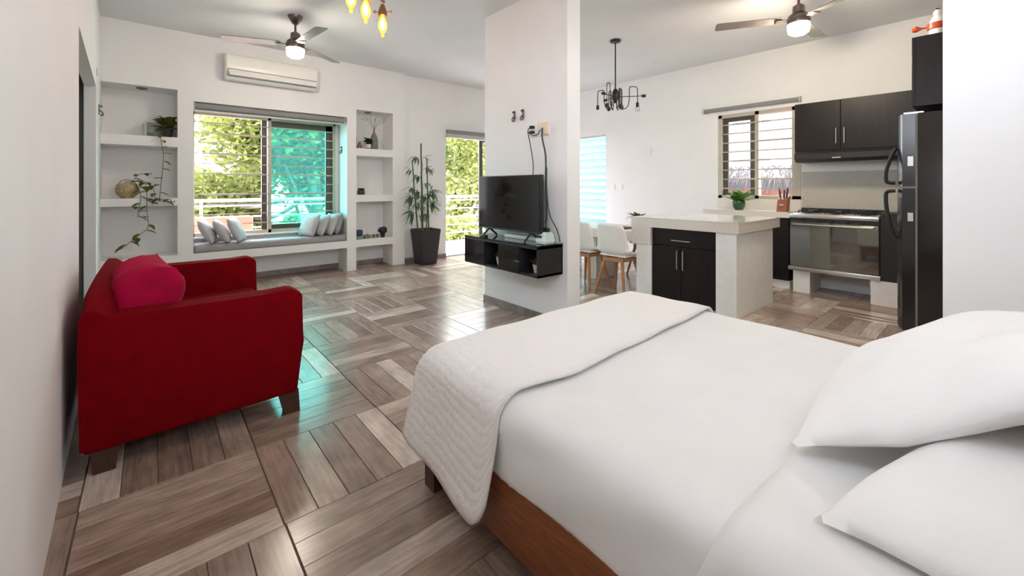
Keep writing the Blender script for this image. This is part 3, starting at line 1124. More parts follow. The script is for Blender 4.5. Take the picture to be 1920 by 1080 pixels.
# ---- right niche ornaments
t = thing('bottle_vase', 'grey bottle vase holding dry grass stems in the upper right niche', 'vase', (2.70, 6.55, 1.86))
la('body', [(.052, 0), (.06, .02), (.062, .14), (.055, .19), (.035, .24), (.016, .275), (.014, .31), (.018, .315)], m_greyglass, t, n=20)
rnd = random.Random(31)
for k in range(9):
    a = rnd.uniform(-1, 1)
    tb('dry_stem', [(0, 0, .30), (a * .05, rnd.uniform(-.02, .02), .38), (a * .16, rnd.uniform(-.05, .05), .46 + rnd.uniform(-.04, .05)), (a * .24, rnd.uniform(-.06, .06), .47 + rnd.uniform(-.03, .08))], .0022, m_stem, t, n=4, curve=3)
t = thing('small_succulent', 'small dark green plant in a striped pot beside the bottle vase', 'plant', (2.585, 6.50, 1.86))
la('pot', [(.032, 0), (.040, .02), (.042, .075), (.036, .075)], m_stem, t, n=16)
la('pot_stripe', [(.0415, .025), (.0435, .030), (.0435, .042), (.042, .046)], m_whiteplastic, t, n=16, close=False)
la('pot_stripe', [(.042, .055), (.044, .060), (.044, .070), (.043, .073)], m_whiteplastic, t, n=16, close=False)
rnd = random.Random(33)
bm = B()
for k in range(60):
    a = rnd.uniform(0, 2 * PI)
    leaf_bm(bm, Vector((rnd.uniform(-.03, .03), rnd.uniform(-.03, .03), .07 + rnd.uniform(0, .08))), Vector((math.cos(a), math.sin(a), rnd.uniform(.1, 1.1))), .06, .045, .1, heart=True)
mk('foliage', bm, m_green, t)
o = E('greeting_card')
tag(o, 'pale pink folded card at the left end of the upper right niche', 'card')
o.location = (2.455, 6.50, 1.86)
for sgn in (-1, 1):
    bm = B()
    box(bm, -.004, .0, -.05, .05, 0, .115)
    bmesh.ops.rotate(bm, verts=bm.verts[:], cent=(0, 0, .115), matrix=Matrix.Rotation(math.radians(14 * sgn), 3, 'Y'))
    bmesh.ops.translate(bm, verts=bm.verts[:], vec=(0, 0, -.002))
    mk('card_leaf', bm, m_pink, o)
o = tag(bo('dark_book', (2.366, 2.39, 6.45, 6.60, 1.861, 2.03), m_black, None, r=.003), 'thin dark book standing at the left edge of the upper right niche', 'book')
t = thing('cube_plant', 'dark green leafy ball plant in a square cup on the middle right niche shelf', 'plant', (2.465, 6.48, 1.146))
bo('cup', (-.045, .045, -.045, .045, 0, .07), m_green, t, r=.012)
bm = B()
rnd = random.Random(37)
for k in range(60):
    a = rnd.uniform(0, 2 * PI)
    leaf_bm(bm, Vector((rnd.uniform(-.035, .035), rnd.uniform(-.035, .035), .06 + rnd.uniform(0, .03))), Vector((math.cos(a), math.sin(a), rnd.uniform(.0, .8))), .04, .03, .1, heart=True)
mk('foliage', bm, m_green, t)
tag(bo('green_tin', (2.375, 2.475, 6.43, 6.53, .461, .505), m_sage, None, r=.004), 'flat green tin at the left end of the lowest right niche shelf', 'tin')
tag(bo('navy_box', (2.385, 2.475, 6.435, 6.525, .506, .60), m_navy, None, r=.004), 'small navy blue box standing on the flat green tin', 'box')
t = thing('sage_bowl', 'low sage green lidded bowl between the navy box and brown cups', 'bowl', (2.565, 6.49, .461))
la('bowl', [(.045, 0), (.06, .02), (.06, .04)], m_sage, t, n=16)
la('lid', [(.062, .04), (.05, .055), (.012, .062), (.012, .07), (.0, .072)], m_sage, t, n=16)
for x, lb in ((2.66, 'left one of two tiny brown clay cups on the lowest right niche shelf'), (2.725, 'right one of two tiny brown clay cups, beside the dark crystal')):
    t = thing('clay_cup', lb, 'cup', (x, 6.47, .461), group='clay cups')
    la('cup', [(.02, 0), (.027, .02), (.028, .055), (.023, .055), (.02, .012)], m_brown, t, n=14)
    la('contents', [(.022, .04), (.0, .041)], m_soil, t, n=14, close=False)
t = thing('crystal_ornament', 'dark purple crystal ornament on a stem on the lowest right niche shelf', 'ornament', (2.80, 6.45, .461))
bm = B()
bmesh.ops.create_icosphere(bm, subdivisions=2, radius=.075, matrix=Matrix.Translation((0, 0, .12)))
rnd = random.Random(41)
for v in bm.verts:
    v.co += Vector((rnd.uniform(-1, 1), rnd.uniform(-1, 1), rnd.uniform(-1, 1))) * .014
    v.co.z = .12 + (v.co.z - .12) * .8
mk('crystal', bm, m_purple, t)
la('stand', [(.028, 0), (.034, .02), (.042, .075)], m_purple, t, n=12)

# ---- bamboo planter
t = thing('bamboo_planter', 'tall tapered charcoal planter with three bamboo canes beside the balcony door', 'plant', (3.43, 6.20, 0))
bm = B()


def frus(bm, a, b, z0, z1, inner=None):
    lo = [bm.verts.new((x * a, y * a, z0)) for x, y in ((-1, -1), (1, -1), (1, 1), (-1, 1))]
    hi = [bm.verts.new((x * b, y * b, z1)) for x, y in ((-1, -1), (1, -1), (1, 1), (-1, 1))]
    bm.faces.new(lo[::-1])
    for k in range(4):
        bm.faces.new((lo[k], lo[(k + 1) % 4], hi[(k + 1) % 4], hi[k]))
    c = b - .02
    ih = [bm.verts.new((x * c, y * c, z1)) for x, y in ((-1, -1), (1, -1), (1, 1), (-1, 1))]
    il = [bm.verts.new((x * c * .97, y * c * .97, z1 - .06)) for x, y in ((-1, -1), (1, -1), (1, 1), (-1, 1))]
    for k in range(4):
        bm.faces.new((hi[k], hi[(k + 1) % 4], ih[(k + 1) % 4], ih[k]))
        bm.faces.new((ih[k], ih[(k + 1) % 4], il[(k + 1) % 4], il[k]))
    bm.faces.new(il)


frus(bm, .135, .185, 0, .575)
bmesh.ops.bevel(bm, geom=bm.edges[:], offset=.008, segments=2, affect='EDGES')
mk('planter', bm, m_planter, t, smooth=True)
bo('soil', (-.16, .16, -.16, .16, .525, .535), m_soil, t)
canes = [((-.07, -.02, .53), (-.08, .0, 1.97), .020), ((-.14, .0, .53), (-.245, 0, 1.69), .015), ((.06, 0, .53), (.025, 0, 1.735), .014), ((.035, .03, .53), (.045, .0, 1.20), .012)]
rnd = random.Random(50)
for a, b_, r in canes:
    a, b_ = Vector(a), Vector(b_)
    n = 9
    pts, rad = [], []
    for k in range(n):
        p = a.lerp(b_, k / (n - 1)) + Vector((rnd.uniform(-.004, .004), rnd.uniform(-.004, .004), 0))
        for dz, rr in ((-.006, r * .92), (0, r * 1.12), (.006, r * .92)):
            pts.append(p + (b_ - a).normalized() * dz)
            rad.append(rr * (1 - .35 * k / n))
    tb('cane', pts, r, m_bamstem, t, n=8, radii=rad)


def sprig(base, side, n, L, seed):
    rnd = random.Random(seed)
    bm = B()
    base = Vector(base)
    tip = base + Vector((side * .10, rnd.uniform(-.05, .0), .045))
    tube(bm, [base, tip], .003, 4)
    for k in range(int(n * 1.5)):
        q = base.lerp(tip, rnd.uniform(.3, 1))
        leaf_bm(bm, q, Vector((side * rnd.uniform(.1, 1), rnd.uniform(-.7, .4), rnd.uniform(-1.1, .35))), L * rnd.uniform(.7, 1.2), .034, .25)
    mk('leaf_sprig', bm, m_bamleaf, t)


for k, (x, z, side, n, L) in enumerate(((-.23, 1.52, -1, 5, .12), (-.10, 1.72, -1, 7, .13), (-.07, 1.74, 1, 3, .12), (-.06, 1.55, 1, 8, .13), (-.09, 1.42, -1, 6, .12), (.03, 1.53, 1, 3, .10), (-.20, 1.08, -1, 12, .17), (-.19, 1.22, -1, 5, .13),
    (-.18, .84, -1, 13, .19), (-.16, .78, 1, 8, .17), (-.15, .95, 1, 5, .13), (-.09, 1.17, -1, 9, .16), (-.07, 1.12, 1, 10, .16), (-.08, .98, -1, 6, .14), (.04, 1.18, 1, 13, .18), (.04, 1.08, -1, 9, .15), (.045, .93, 1, 8, .17), (.05, 1.0, 1, 9, .17), (.05, .80, -1, 5, .12), (-.07, 1.30, 1, 5, .12))):
    sprig((x, 0, z), side, n, L, 60 + k)

# ================================================================ TELEVISION WALL
t = thing('tv_console', 'black floating media console with two doors and open cubbies under the television', 'cabinet', (0, 0, 0))
cu0, cu1, cv0, cv1, cz0, cz1 = 2.485, 2.789, 2.56, 3.655, .49, .765
bm = B()
for d in ((cu0, cu1, cv0, cv1, cz0, cz0 + .02), (cu0, cu1, cv0, cv1, cz1 - .035, cz1 - .012), (cu0, cu1, cv0, cv0 + .02, cz0, cz1 - .012), (cu0, cu1, cv1 - .02, cv1, cz0, cz1 - .012),
          (cu1 - .012, cu1, cv0, cv1, cz0, cz1 - .012), (cu0, cu1, 2.79, 2.805, cz0, cz1 - .012), (cu0, cu1, 3.085, 3.10, cz0, cz1 - .012), (cu0, cu1, 3.30, 3.315, cz0, cz1 - .012)):
    box(bm, *d)
mk('body', bm, m_black, t)
bo('glass_top', (cu0 - .004, cu1, cv0 - .004, cv1 + .004, cz1 - .012, cz1), m_blackgloss, t)
d_ = bo('door', (cu0 - .006, cu0 + .012, 3.31, cv1 - .003, cz0 + .012, cz1 - .03), m_blackgloss, t)
d_ = bo('door', (cu0 - .006, cu0 + .012, 2.80, 3.092, cz0 + .012, cz1 - .03), m_blackgloss, t)
bo('door_badge', (cu0 - .0075, cu0 - .006, 2.80, 2.86, .600, .606), m_chrome, d_)
for y, lb in ((3.20, 'small plant in a white pot in the left open cubby of the black console'), (2.68, 'small plant in a white pot in the right open cubby of the black console')):
    p = thing('cubby_plant', lb, 'plant', (2.58, y, cz0 + .021), group='console plants')
    la('pot', [(.022, 0), (.036, .07), (.038, .072), (.03, .066)], m_whiteplastic, p, n=14)
    bm = B()
    rnd = random.Random(int(y * 100))
    for k in range(26):
        a = rnd.uniform(0, 2 * PI)
        leaf_bm(bm, Vector((0, 0, .065)), Vector((math.cos(a) * .8, math.sin(a) * .8, rnd.uniform(.3, 1.6))), rnd.uniform(.05, .10), .022, .2)
    mk('foliage', bm, m_leafdark, p)
t = thing('television', 'black flat screen television standing on the floating console', 'television', (0, 0, 0))
bo('housing', (2.612, 2.66, 2.665, 3.588, .845, 1.378), m_black, t, r=.006)
bo('screen', (2.609, 2.613, 2.675, 3.578, .862, 1.370), m_blackgloss, t)
bo('bezel', (2.607, 2.612, 2.665, 3.588, .845, .860), m_black, t)
for y in (3.43, 2.80):
    f = E('foot')
    bpy.data.objects.remove(f)
    bm = B()
    tube(bm, [(2.635, y, .85), (2.55, y + .005, .772)], .010, 6)
    tube(bm, [(2.635, y, .85), (2.735, y + .005, .772)], .010, 6)
    mk('foot', bm, m_black, t, smooth=True)
tag(bo('tv_remote', (2.53, 2.565, 3.36, 3.47, .7655, .785), m_black, None, r=.005), 'small black remote lying under the left foot of the television', 'remote')
t = thing('surge_protector', 'pale mint surge protector box on the right end of the console', 'surge protector', (0, 0, 0))
bm = B()
g = box(bm, 2.60, 2.75, 2.60, 2.735, .7655, .865)
for v in g:
    if v.co.z > .8:
        v.co.x += .03 if v.co.x < 2.7 else -.01
        v.co.y += -.015 if v.co.y > 2.7 else .02
bmesh.ops.bevel(bm, geom=bm.edges[:], offset=.014, segments=3, affect='EDGES')
mk('housing', bm, m_mint, t, smooth=True)
for y in (2.70, 2.665):
    bo('socket', (2.606, 2.622, y - .012, y + .012, .815, .835), m_black, t)
bo('plug', (2.66, 2.70, 2.63, 2.70, .862, .90), m_black, t, r=.006)
tag(bo('set_top_box', (2.68, 2.775, 2.78, 3.25, .7655, .80), m_mint, None, r=.005), 'flat pale set-top box behind the television on the console', 'device')
t = thing('wall_outlet', 'white outlet with black plug on the partition above the television', 'outlet', (2.789, 2.925, 1.815), group='partition outlets')
bo('plate', (-.014, 0, -.045, .045, -.065, .065), m_whiteplastic, t, r=.005)
for z in (.022, -.026):
    bo('plug', (-.05, -.014, -.02, .024, z - .014, z + .014), m_black, t, r=.005)
t = thing('wall_outlet', 'yellowed outlet adapter on the partition, right of the white outlet', 'outlet', (2.789, 2.77, 1.81), group='partition outlets')
bo('plate', (-.014, 0, -.05, .065, -.062, .062), m_whiteplastic, t, r=.005)
bo('adapter', (-.04, -.012, -.055, .025, -.055, .058), m_cream, t, r=.008)
tag(tb('power_cord', [(2.735, 2.93, 1.835), (2.74, 2.965, 1.80), (2.755, 2.955, 1.70), (2.77, 2.925, 1.50), (2.74, 2.90, 1.35), (2.70, 2.90, 1.20)], .0045, m_black, None, n=6, curve=5), 'thin black cord dropping from the white outlet behind the television', 'cord')
tag(tb('power_cord', [(2.735, 2.95, 1.79), (2.735, 2.90, 1.755), (2.74, 2.83, 1.76), (2.735, 2.785, 1.80)], .0045, m_black, None, n=6, curve=5), 'short black cord looping between the two partition outlets', 'cord')
tag(tb('power_cord', [(2.745, 2.775, 1.815), (2.745, 2.775, 1.72), (2.765, 2.75, 1.55), (2.77, 2.755, 1.30), (2.76, 2.73, 1.08), (2.69, 2.675, .90)], .008, m_black, None, n=6, curve=5), 'thick black cord hanging from the yellowed adapter to the surge protector', 'cord')
tag(tb('power_cord', [(2.775, 2.745, 1.45), (2.775, 2.745, 1.25), (2.765, 2.70, 1.02), (2.76, 2.60, .88), (2.77, 2.575, .775)], .0045, m_black, None, n=6, curve=5), 'thin dark cord curving down past the right side of the surge protector', 'cord')
tag(tb('power_cord', [(2.665, 2.86, 1.0), (2.74, 2.80, .96), (2.74, 2.72, .93), (2.70, 2.69, .885)], .004, m_black, None, n=6, curve=5), 'thin cord running from the back of the television to the surge protector', 'cord')

# ================================================================ BED
t = thing('double_bed', 'low wooden double bed with a white fitted sheet', 'bed', (0, 0, 0))
bo('side_rail', (.88, .91, -.36, 1.60, .09, .305), m_bedwood, t, r=.004)
bo('side_rail', (2.41, 2.44, -.36, 1.60, .09, .305), m_bedwood, t, r=.004)
bo('foot_rail', (.88, 2.44, 1.585, 1.615, .09, .305), m_bedwood, t, r=.004)
bo('slat_base', (.91, 2.41, -.36, 1.585, .22, .25), m_bedwood, t)
for x in (.885, 2.36):
    for y in (1.53, -.36):
        bo('leg', (x, x + .075, y, y + .075, 0, .10), m_darkwood, t)
bo('headboard', (.88, 2.44, -.42, -.365, .09, .95), m_bedwood, t, r=.01)
# mattress with fitted sheet : rounded box, soft unevenness
bm = B()
mx0, mx1, my0, my1, mz0, mz1 = .885, 2.435, -.36, 1.625, .285, .565
nx, ny, nz = 34, 44, 8


def mat_pt(a, b, c):
    x = mx0 + (mx1 - mx0) * a
    y = my0 + (my1 - my0) * b
    z = mz0 + (mz1 - mz0) * c
    R = .068
    cx = min(max(x, mx0 + R), mx1 - R)
    cy = min(max(y, my0 + R), my1 - R)
    cz = min(z, mz1 - R)
    d = Vector((x - cx, y - cy, z - cz))
    if d.length > 0:
        m = max(abs(d.x), abs(d.y), abs(d.z))
        d = d.normalized() * m
    p = Vector((cx, cy, cz)) + d
    k = .004 * (math.sin(7 * p.x + 3 * p.y) + math.sin(11 * p.y - 5 * p.x) * .6)
    if c > .3:
        p.z += k
    bulge = math.sin(PI * c) * .012
    if a == 0:
        p.x -= bulge + .004 * math.sin(13 * p.y + 9 * c)
    if a == 1:
        p.x += bulge
    if b == 1:
        p.y += bulge
    return p


cache = {}


def gv(i, j, k):
    key = (i, j, k)
    if key not in cache:
        cache[key] = bm.verts.new(mat_pt(i / nx, j / ny, k / nz))
    return cache[key]


for i in range(nx):
    for j in range(ny):
        for k in (0, nz):
            bm.faces.new((gv(i, j, k), gv(i + 1, j, k), gv(i + 1, j + 1, k), gv(i, j + 1, k)))
for i in range(nx):
    for k in range(nz):
        for j in (0, ny):
            bm.faces.new((gv(i, j, k), gv(i + 1, j, k), gv(i + 1, j, k + 1), gv(i, j, k + 1)))
for j in range(ny):
    for k in range(nz):
        for i in (0, nx):
            bm.faces.new((gv(i, j, k), gv(i, j + 1, k), gv(i, j + 1, k + 1), gv(i, j, k + 1)))
mk('mattress', bm, m_sheet, t, smooth=True, ang=2)
# turned-down flat sheet layer near the pillows (hem lines on the side)
def drape(bm, uvl, v_edges, hem_left, hem_right, nseg=56, off=.012, sway=.02, seed=1, nv=26, thick=.012, foot=None):
    """cloth over the mattress: cross-section path left hem - over the top - right hem"""
    rnd = random.Random(seed)
    L0, L1, top = mx0 - off, mx1 + off, mz1 + off
    R = .09
    rows = []
    for jv in range(nv + 1):
        s = jv / nv
        v0 = v_edges[0](0), v_edges[1](0)
        row = []
        hl, hr = hem_left(s), hem_right(s)
        lenL = (top - R) - hl
        arc = R * PI / 2
        wid = (L1 - L0) - 2 * R
        lenR = (top - R) - hr
        tot = lenL + arc + wid + arc + lenR
        for i in range(nseg + 1):
            q = tot * i / nseg
            if q < lenL:
                f = 1 - q / lenL
                x = L0 - sway * f ** 1.3 + .006 * math.sin(9 * s + 3) * f
                z = hl + q
            elif q < lenL + arc:
                a = (q - lenL) / R
                x = L0 + R - R * math.cos(a)
                z = top - R + R * math.sin(a)
            elif q < lenL + arc + wid:
                x = L0 + R + (q - lenL - arc)
                z = top
            elif q < lenL + 2 * arc + wid:
                a = (q - lenL - arc - wid) / R
                x = L1 - R + R * math.sin(a)
                z = top - R + R * math.cos(a)
            else:
                x = L1
                z = top - R - (q - lenL - 2 * arc - wid)
            fr = (q / tot)
            ya, yb = v_edges[0](fr), v_edges[1](fr)
            y = ya + (yb - ya) * s
            z += .003 * math.sin(14 * x + 6 * y) + .002 * math.sin(23 * y)
            # roll over the foot edge
            if foot and y > foot - R:
                e = y - (foot - R)
                if e < R * PI / 2:
                    a = e / R
                    y2 = foot - R + R * math.sin(a)
                    dz = R * (1 - math.cos(a))
                else:
                    y2 = foot
                    dz = R + (e - R * PI / 2)
                if z > top - R - .02:
                    z = max(z - dz, .2)
                y = y2
            vtx = bm.verts.new((x, y, z))
            row.append((vtx, (q, ya + (yb - ya) * s)))
        rows.append(row)
    for a, b_ in zip(rows, rows[1:]):
        for i in range(nseg):
            f = bm.faces.new((a[i][0], a[i + 1][0], b_[i + 1][0], b_[i][0]))
            for lp, uvv in zip(f.loops, (a[i][1], a[i + 1][1], b_[i + 1][1], b_[i][1])):
                lp[uvl].uv = uvv


bm = B()
uvl = bm.loops.layers.uv.new('UVMap')
drape(bm, uvl, (lambda f: -.35, lambda f: .36 + .10 * max(0, 1 - f / .17) + .006 * math.sin(40 * f)), lambda s: .295 + .008 * math.sin(20 * s), lambda s: .30, nseg=80, nv=20, off=.010, sway=.004, seed=9)
o = mk('flat_sheet', bm, m_sheet, t, smooth=True, ang=2)
md = o.modifiers.new('thickness', 'SOLIDIFY')
md.thickness = .007
md.offset = 1
bm = B()
uvl = bm.loops.layers.uv.new('UVMap')
drape(bm, uvl, (lambda f: 1.05 + (.05 if f < .12 else .05 * max(0, 1 - (f - .12) / .15)) - .02 + .09 * max(0, f - .3), lambda f: 1.90 if .18 < f < .82 else 1.655 + .245 * max(0, min(1, (f - .13) / .05) if f < .5 else min(1, (.87 - f) / .05))),
      lambda s: .142 + .02 * math.sin(2.5 * s) + .07 * s * s + .10 * max(0, 1 - s / .14) ** 2.2, lambda s: .25, nseg=90, nv=34, off=.016, sway=.055, foot=1.655, seed=3)
o = mk('bed_throw', bm, m_quilt, None, smooth=True, ang=2)
md = o.modifiers.new('thickness', 'SOLIDIFY')
md.thickness = .014
md.offset = 1
tag(o, 'white quilted throw folded across the foot of the bed', 'throw')


def big_pillow(label, wd, dp, h, loc, rot, bend, seed, wob=.012):
    bm = cushion_bm(wd, dp, h, n=30, p=2.5, q=.62, sag=.55, wob=wob, seed=seed)
    for v in bm.verts:
        v.co = bend(v.co)
    o = mk('bed_pillow', bm, m_pillow, None, smooth=True, ang=2)
    o.location = loc
    o.rotation_euler = Euler(rot, 'XYZ')
    tag(o, label, 'pillow', 'pillows at the head of the bed')
    return o


big_pillow('white pillow lying flat on the bed nearest the camera', .70, .45, .20, (1.305, -.055, .642), (math.radians(-4), math.radians(-2), math.radians(-15)),
           lambda c: Vector((c.x, c.y, c.z - .10 * max(0, (-c.x - .18)) - .06 * max(0, abs(c.y) - .13))), 70)
big_pillow('plump white pillow stacked over the nearer pillow against the headboard', .88, .70, .275, (1.655, .03, .765), (math.radians(-23), math.radians(1), math.radians(-2)),
           lambda c: Vector((c.x, c.y, c.z - .12 * max(0, (-c.x - .20)) * max(0, .55 + c.y * 1.4) + 1.1 * max(0, -c.x - .12) * max(0, .12 - c.y) * .8)), 71, .014)

# ================================================================ DINING AND KITCHEN
# ---- island
t = thing('kitchen_island', 'white masonry kitchen island with a beige stone top and dark cabinet front', 'island', (0, 0, 0))
bm = B()
box(bm, 4.23, 5.20, 1.65, 1.844, 0, .82)
box(bm, 4.23, 5.20, 2.551, 2.74, 0, .82)
box(bm, 5.14, 5.20, 1.844, 2.551, 0, .82)
box(bm, 4.30, 5.14, 1.844, 2.551, 0, .03)
mk('masonry_body', bm, m_plinth, t)
bo('stone_edge', (4.20, 5.33, 1.62, 2.79, .82, .91), m_stone, t)
bo('stone_top', (4.198, 5.332, 1.618, 2.792, .91, .926), m_stonetop, t)
bo('stone_drop', (4.205, 5.2, 2.545, 2.785, .625, .82), m_stone, t)
bo('cabinet_box', (4.27, 5.13, 1.85, 2.545, .03, .815), m_espresso, t)
d_ = bo('drawer', (4.245, 4.268, 1.848, 2.547, .635, .812), m_espresso, t, r=.002, seg=1)
tb('handle', [(4.235, 2.11, .695), (4.225, 2.115, .695), (4.225, 2.31, .695), (4.235, 2.316, .695)], .006, m_chrome, d_, n=6)
for y0, y1, hy in ((1.848, 2.214, 2.183), (2.218, 2.547, 2.248)):
    d_ = bo('door', (4.245, 4.268, y0, y1, .035, .63), m_espresso, t, r=.002, seg=1)
    tb('handle', [(4.235, hy, .39), (4.222, hy, .395), (4.222, hy, .585), (4.235, hy, .59)], .0065, m_chrome, d_, n=6)

# ---- counter by the window
t = thing('kitchen_counter', 'beige stone counter slab under the small kitchen window', 'counter', (0, 0, 0))
bo('stone_edge', (5.93, 6.384, 1.70, 2.76, .885, .942), m_stone, t)
bo('stone_top', (5.928, 6.384, 1.70, 2.762, .942, .955), m_stonetop, t)
bo('end_support', (5.98, 6.38, 2.44, 2.70, 0, .885), m_plinth, t)
t = thing('base_cabinet', 'dark base cabinet under the stone counter beside the oven', 'cabinet', (0, 0, 0))
bo('body', (6.0, 6.38, 1.72, 2.43, .10, .88), m_espresso, t)
bo('plinth', (6.02, 6.38, 1.72, 2.43, 0, .10), m_plinth, t)
for y0, y1 in ((1.722, 2.07), (2.075, 2.428)):
    d_ = bo('door', (5.98, 6.0, y0, y1, .11, .875), m_espresso, t, r=.002, seg=1)
    tb('handle', [(5.98, y1 - .04, .60), (5.965, y1 - .04, .605), (5.965, y1 - .04, .775), (5.98, y1 - .04, .78)], .006, m_chrome, d_, n=6)

# ---- range
t = thing('gas_range', 'stainless gas range with mirrored oven door on white blocks', 'oven', (0, 0, 0))
bo('body', (5.93, 6.37, .855, 1.69, .262, .93), m_black, t)
bo('control_strip', (5.885, 5.935, .855, 1.69, .895, .945), m_chrome, t, r=.008)
bo('dark_band', (5.905, 5.935, .857, 1.688, .85, .895), m_black, t)  # plain black strip below the control strip, behind the knobs
d_ = bo('oven_door', (5.895, 5.93, .86, 1.685, .315, .85), m_mirror, t, r=.004, seg=1)
bm = B()
tube(bm, [(5.86, .90, .822), (5.86, 1.645, .822)], .011, 8)
for y in (.92, 1.625):
    tube(bm, [(5.86, y, .822), (5.90, y, .822)], .007, 6)
mk('door_handle', bm, m_chrome, d_, smooth=True)
bo('bottom_rail', (5.885, 5.93, .845, 1.70, .262, .312), m_chrome, t, r=.004)
bo('cooktop', (5.935, 6.37, .86, 1.688, .93, .948), m_chrome, t, r=.004)
for y in (1.0, 1.27, 1.54):
    for x in (6.05, 6.25):
        br = la('burner', [(.045, .948), (.05, .956), (.032, .962), (.03, .970), (.0, .972)], m_black, t, n=14, c=(x, y, 0))
        for k in range(4):
            a = PI / 4 + k * PI / 2
            tb('grate_arm', [(x + .02 * math.cos(a), y + .02 * math.sin(a), .984), (x + .105 * math.cos(a), y + .105 * math.sin(a), .984), (x + .11 * math.cos(a), y + .11 * math.sin(a), .95)], .006, m_black, br, n=5)
for y in (.99, 1.13, 1.27, 1.41, 1.55):
    bm = B()
    tube(bm, [(5.862, y, .872), (5.905, y, .872)], .014, 10)
    mk('knob', bm, m_blackmetal, t, smooth=True)
bo('backguard', (6.352, 6.37, .86, 1.688, .948, 1.0), m_black, t)
t = thing('range_support', 'white masonry blocks and end wall carrying the gas range', 'support', (0, 0, 0))
bo('block', (5.93, 6.37, 1.49, 1.66, 0, .26), m_plinth, t)
bo('block', (5.90, 6.37, .70, .93, 0, .26), m_plinth, t)
bo('end_wall', (5.90, 6.37, .655, .70, 0, .78), m_plinth, t)
bo('dark_filler', (5.915, 6.37, .705, .85, .262, .985), m_black, t)
t = thing('backsplash', 'beige backsplash panel behind the gas range', 'backsplash', (0, 0, 0))
bo('panel', (6.385, 6.40, .60, 1.69, .95, 1.46), m_splash, t)
bo('top_band', (6.375, 6.40, .60, 1.69, 1.46, 1.56), m_wall, t)

# ---- upper cabinets, hood
t = thing('upper_cabinet', 'dark two-door wall cabinet above the gas range', 'cabinet', (0, 0, 0))
bo('body', (6.03, 6.39, .56, 1.665, 1.70, 2.277), m_espresso, t)
for y0, y1, hy in ((1.214, 1.665, 1.25), (.56, 1.21, 1.175)):
    d_ = bo('door', (6.008, 6.03, y0, y1, 1.70, 2.277), m_espresso, t, r=.002, seg=1)
    tb('handle', [(6.0, hy, 1.765), (5.985, hy, 1.77), (5.985, hy, 1.945), (6.0, hy, 1.95)], .006, m_chrome, d_, n=6)
t = thing('range_hood', 'slim black range hood under the wall cabinet', 'range hood', (0, 0, 0))
slab = [(6.39, 1.698), (6.0, 1.698), (5.955, 1.66), (5.955, 1.60), (6.02, 1.565), (6.39, 1.565)]
bm = B()
a = [bm.verts.new((x, .72, z)) for x, z in slab]
b = [bm.verts.new((x, 1.655, z)) for x, z in slab]
bm.faces.new(a)
bm.faces.new(b[::-1])
for k in range(6):
    bm.faces.new((a[k], b[k], b[(k + 1) % 6], a[(k + 1) % 6]))
mk('housing', bm, m_black, t)
bo('filter', (6.05, 6.35, .78, 1.60, 1.558, 1.566), m_steel_dark, t)
bo('badge', (5.953, 5.956, 1.20, 1.28, 1.60, 1.612), m_chrome, t)

# ---- fridge
t = thing('refrigerator', 'tall black two-door refrigerator beside the right wall', 'refrigerator', (0, 0, 0))
fu0, fu1 = 4.75, 5.48
bo('body', (fu0, fu1, -.22, .452, .03, 1.875), m_fridge, t, r=.006)
bo('base_grille', (fu0 + .01, fu1 - .01, -.20, .50, 0, .085), m_black, t)
bo('door_gasket', (fu0 + .003, fu1 - .004, .453, .466, .08, 1.87), m_acgrey, t)


def curved_door(z0, z1):
    bm = B()
    prof = []
    for k in range(13):
        s = k / 12
        x = fu0 + (fu1 - fu0) * s
        y = .545 + .055 * (1 - (2 * s - 1) ** 4)
        prof.append((x, y))
    prof = [(fu0, .466)] + prof + [(fu1, .466)]
    a = [bm.verts.new((x, y, z0)) for x, y in prof]
    b = [bm.verts.new((x, y, z1)) for x, y in prof]
    bm.faces.new(a)
    bm.faces.new(b[::-1])
    n = len(prof)
    for k in range(n):
        bm.faces.new((a[k], b[k], b[(k + 1) % n], a[(k + 1) % n]))
    return mk('door', bm, m_fridge, t, smooth=True, ang=.6)


for z0, z1, hz0, hz1 in ((1.272, 1.872, 1.30, 1.60), (.08, 1.255, .82, 1.235)):
    d_ = curved_door(z0, z1)
    hs = 1 if z0 > 1 else -1
    ha, hb = (hz0, hz1) if hs > 0 else (hz1, hz0)
    tb('handle', [(fu0 + .10, .60, ha), (fu0 + .10, .655, ha + .012 * hs), (fu0 + .10, .662, ha + .08 * hs), (fu0 + .10, .650, (ha + hb) / 2), (fu0 + .10, .622, hb - .06 * hs), (fu0 + .10, .595, hb)], .015, m_black, d_, n=8, curve=4)
    bo('hinge_label', (fu0 - .002, fu0 + .002, .478, .512, (1.44 if z0 > 1 else .985), (1.52 if z0 > 1 else 1.055)), m_silverframe, d_)
bo('door_gap', (fu0 + .001, fu1 - .01, .466, .56, 1.257, 1.270), m_acgrey, t)
bo('top_hinge', (fu0 + .03, fu0 + .09, .42, .54, 1.875, 1.888), m_chrome, t)
t = thing('over_fridge_cabinet', 'dark cabinet block above the refrigerator', 'cabinet', (0, 0, 0))
bo('body', (4.75, 6.0, -.30, .465, 1.93, 2.495), m_espresso, t)
for x0, x1 in ((4.752, 5.37), (5.375, 5.998)):
    d_ = bo('door', (x0, x1, .465, .487, 1.93, 2.495), m_espresso, t, r=.002, seg=1)
    tb('handle', [(x1 - .04, .487, 2.0), (x1 - .04, .50, 2.005), (x1 - .04, .50, 2.175), (x1 - .04, .487, 2.18)], .006, m_chrome, d_, n=6)

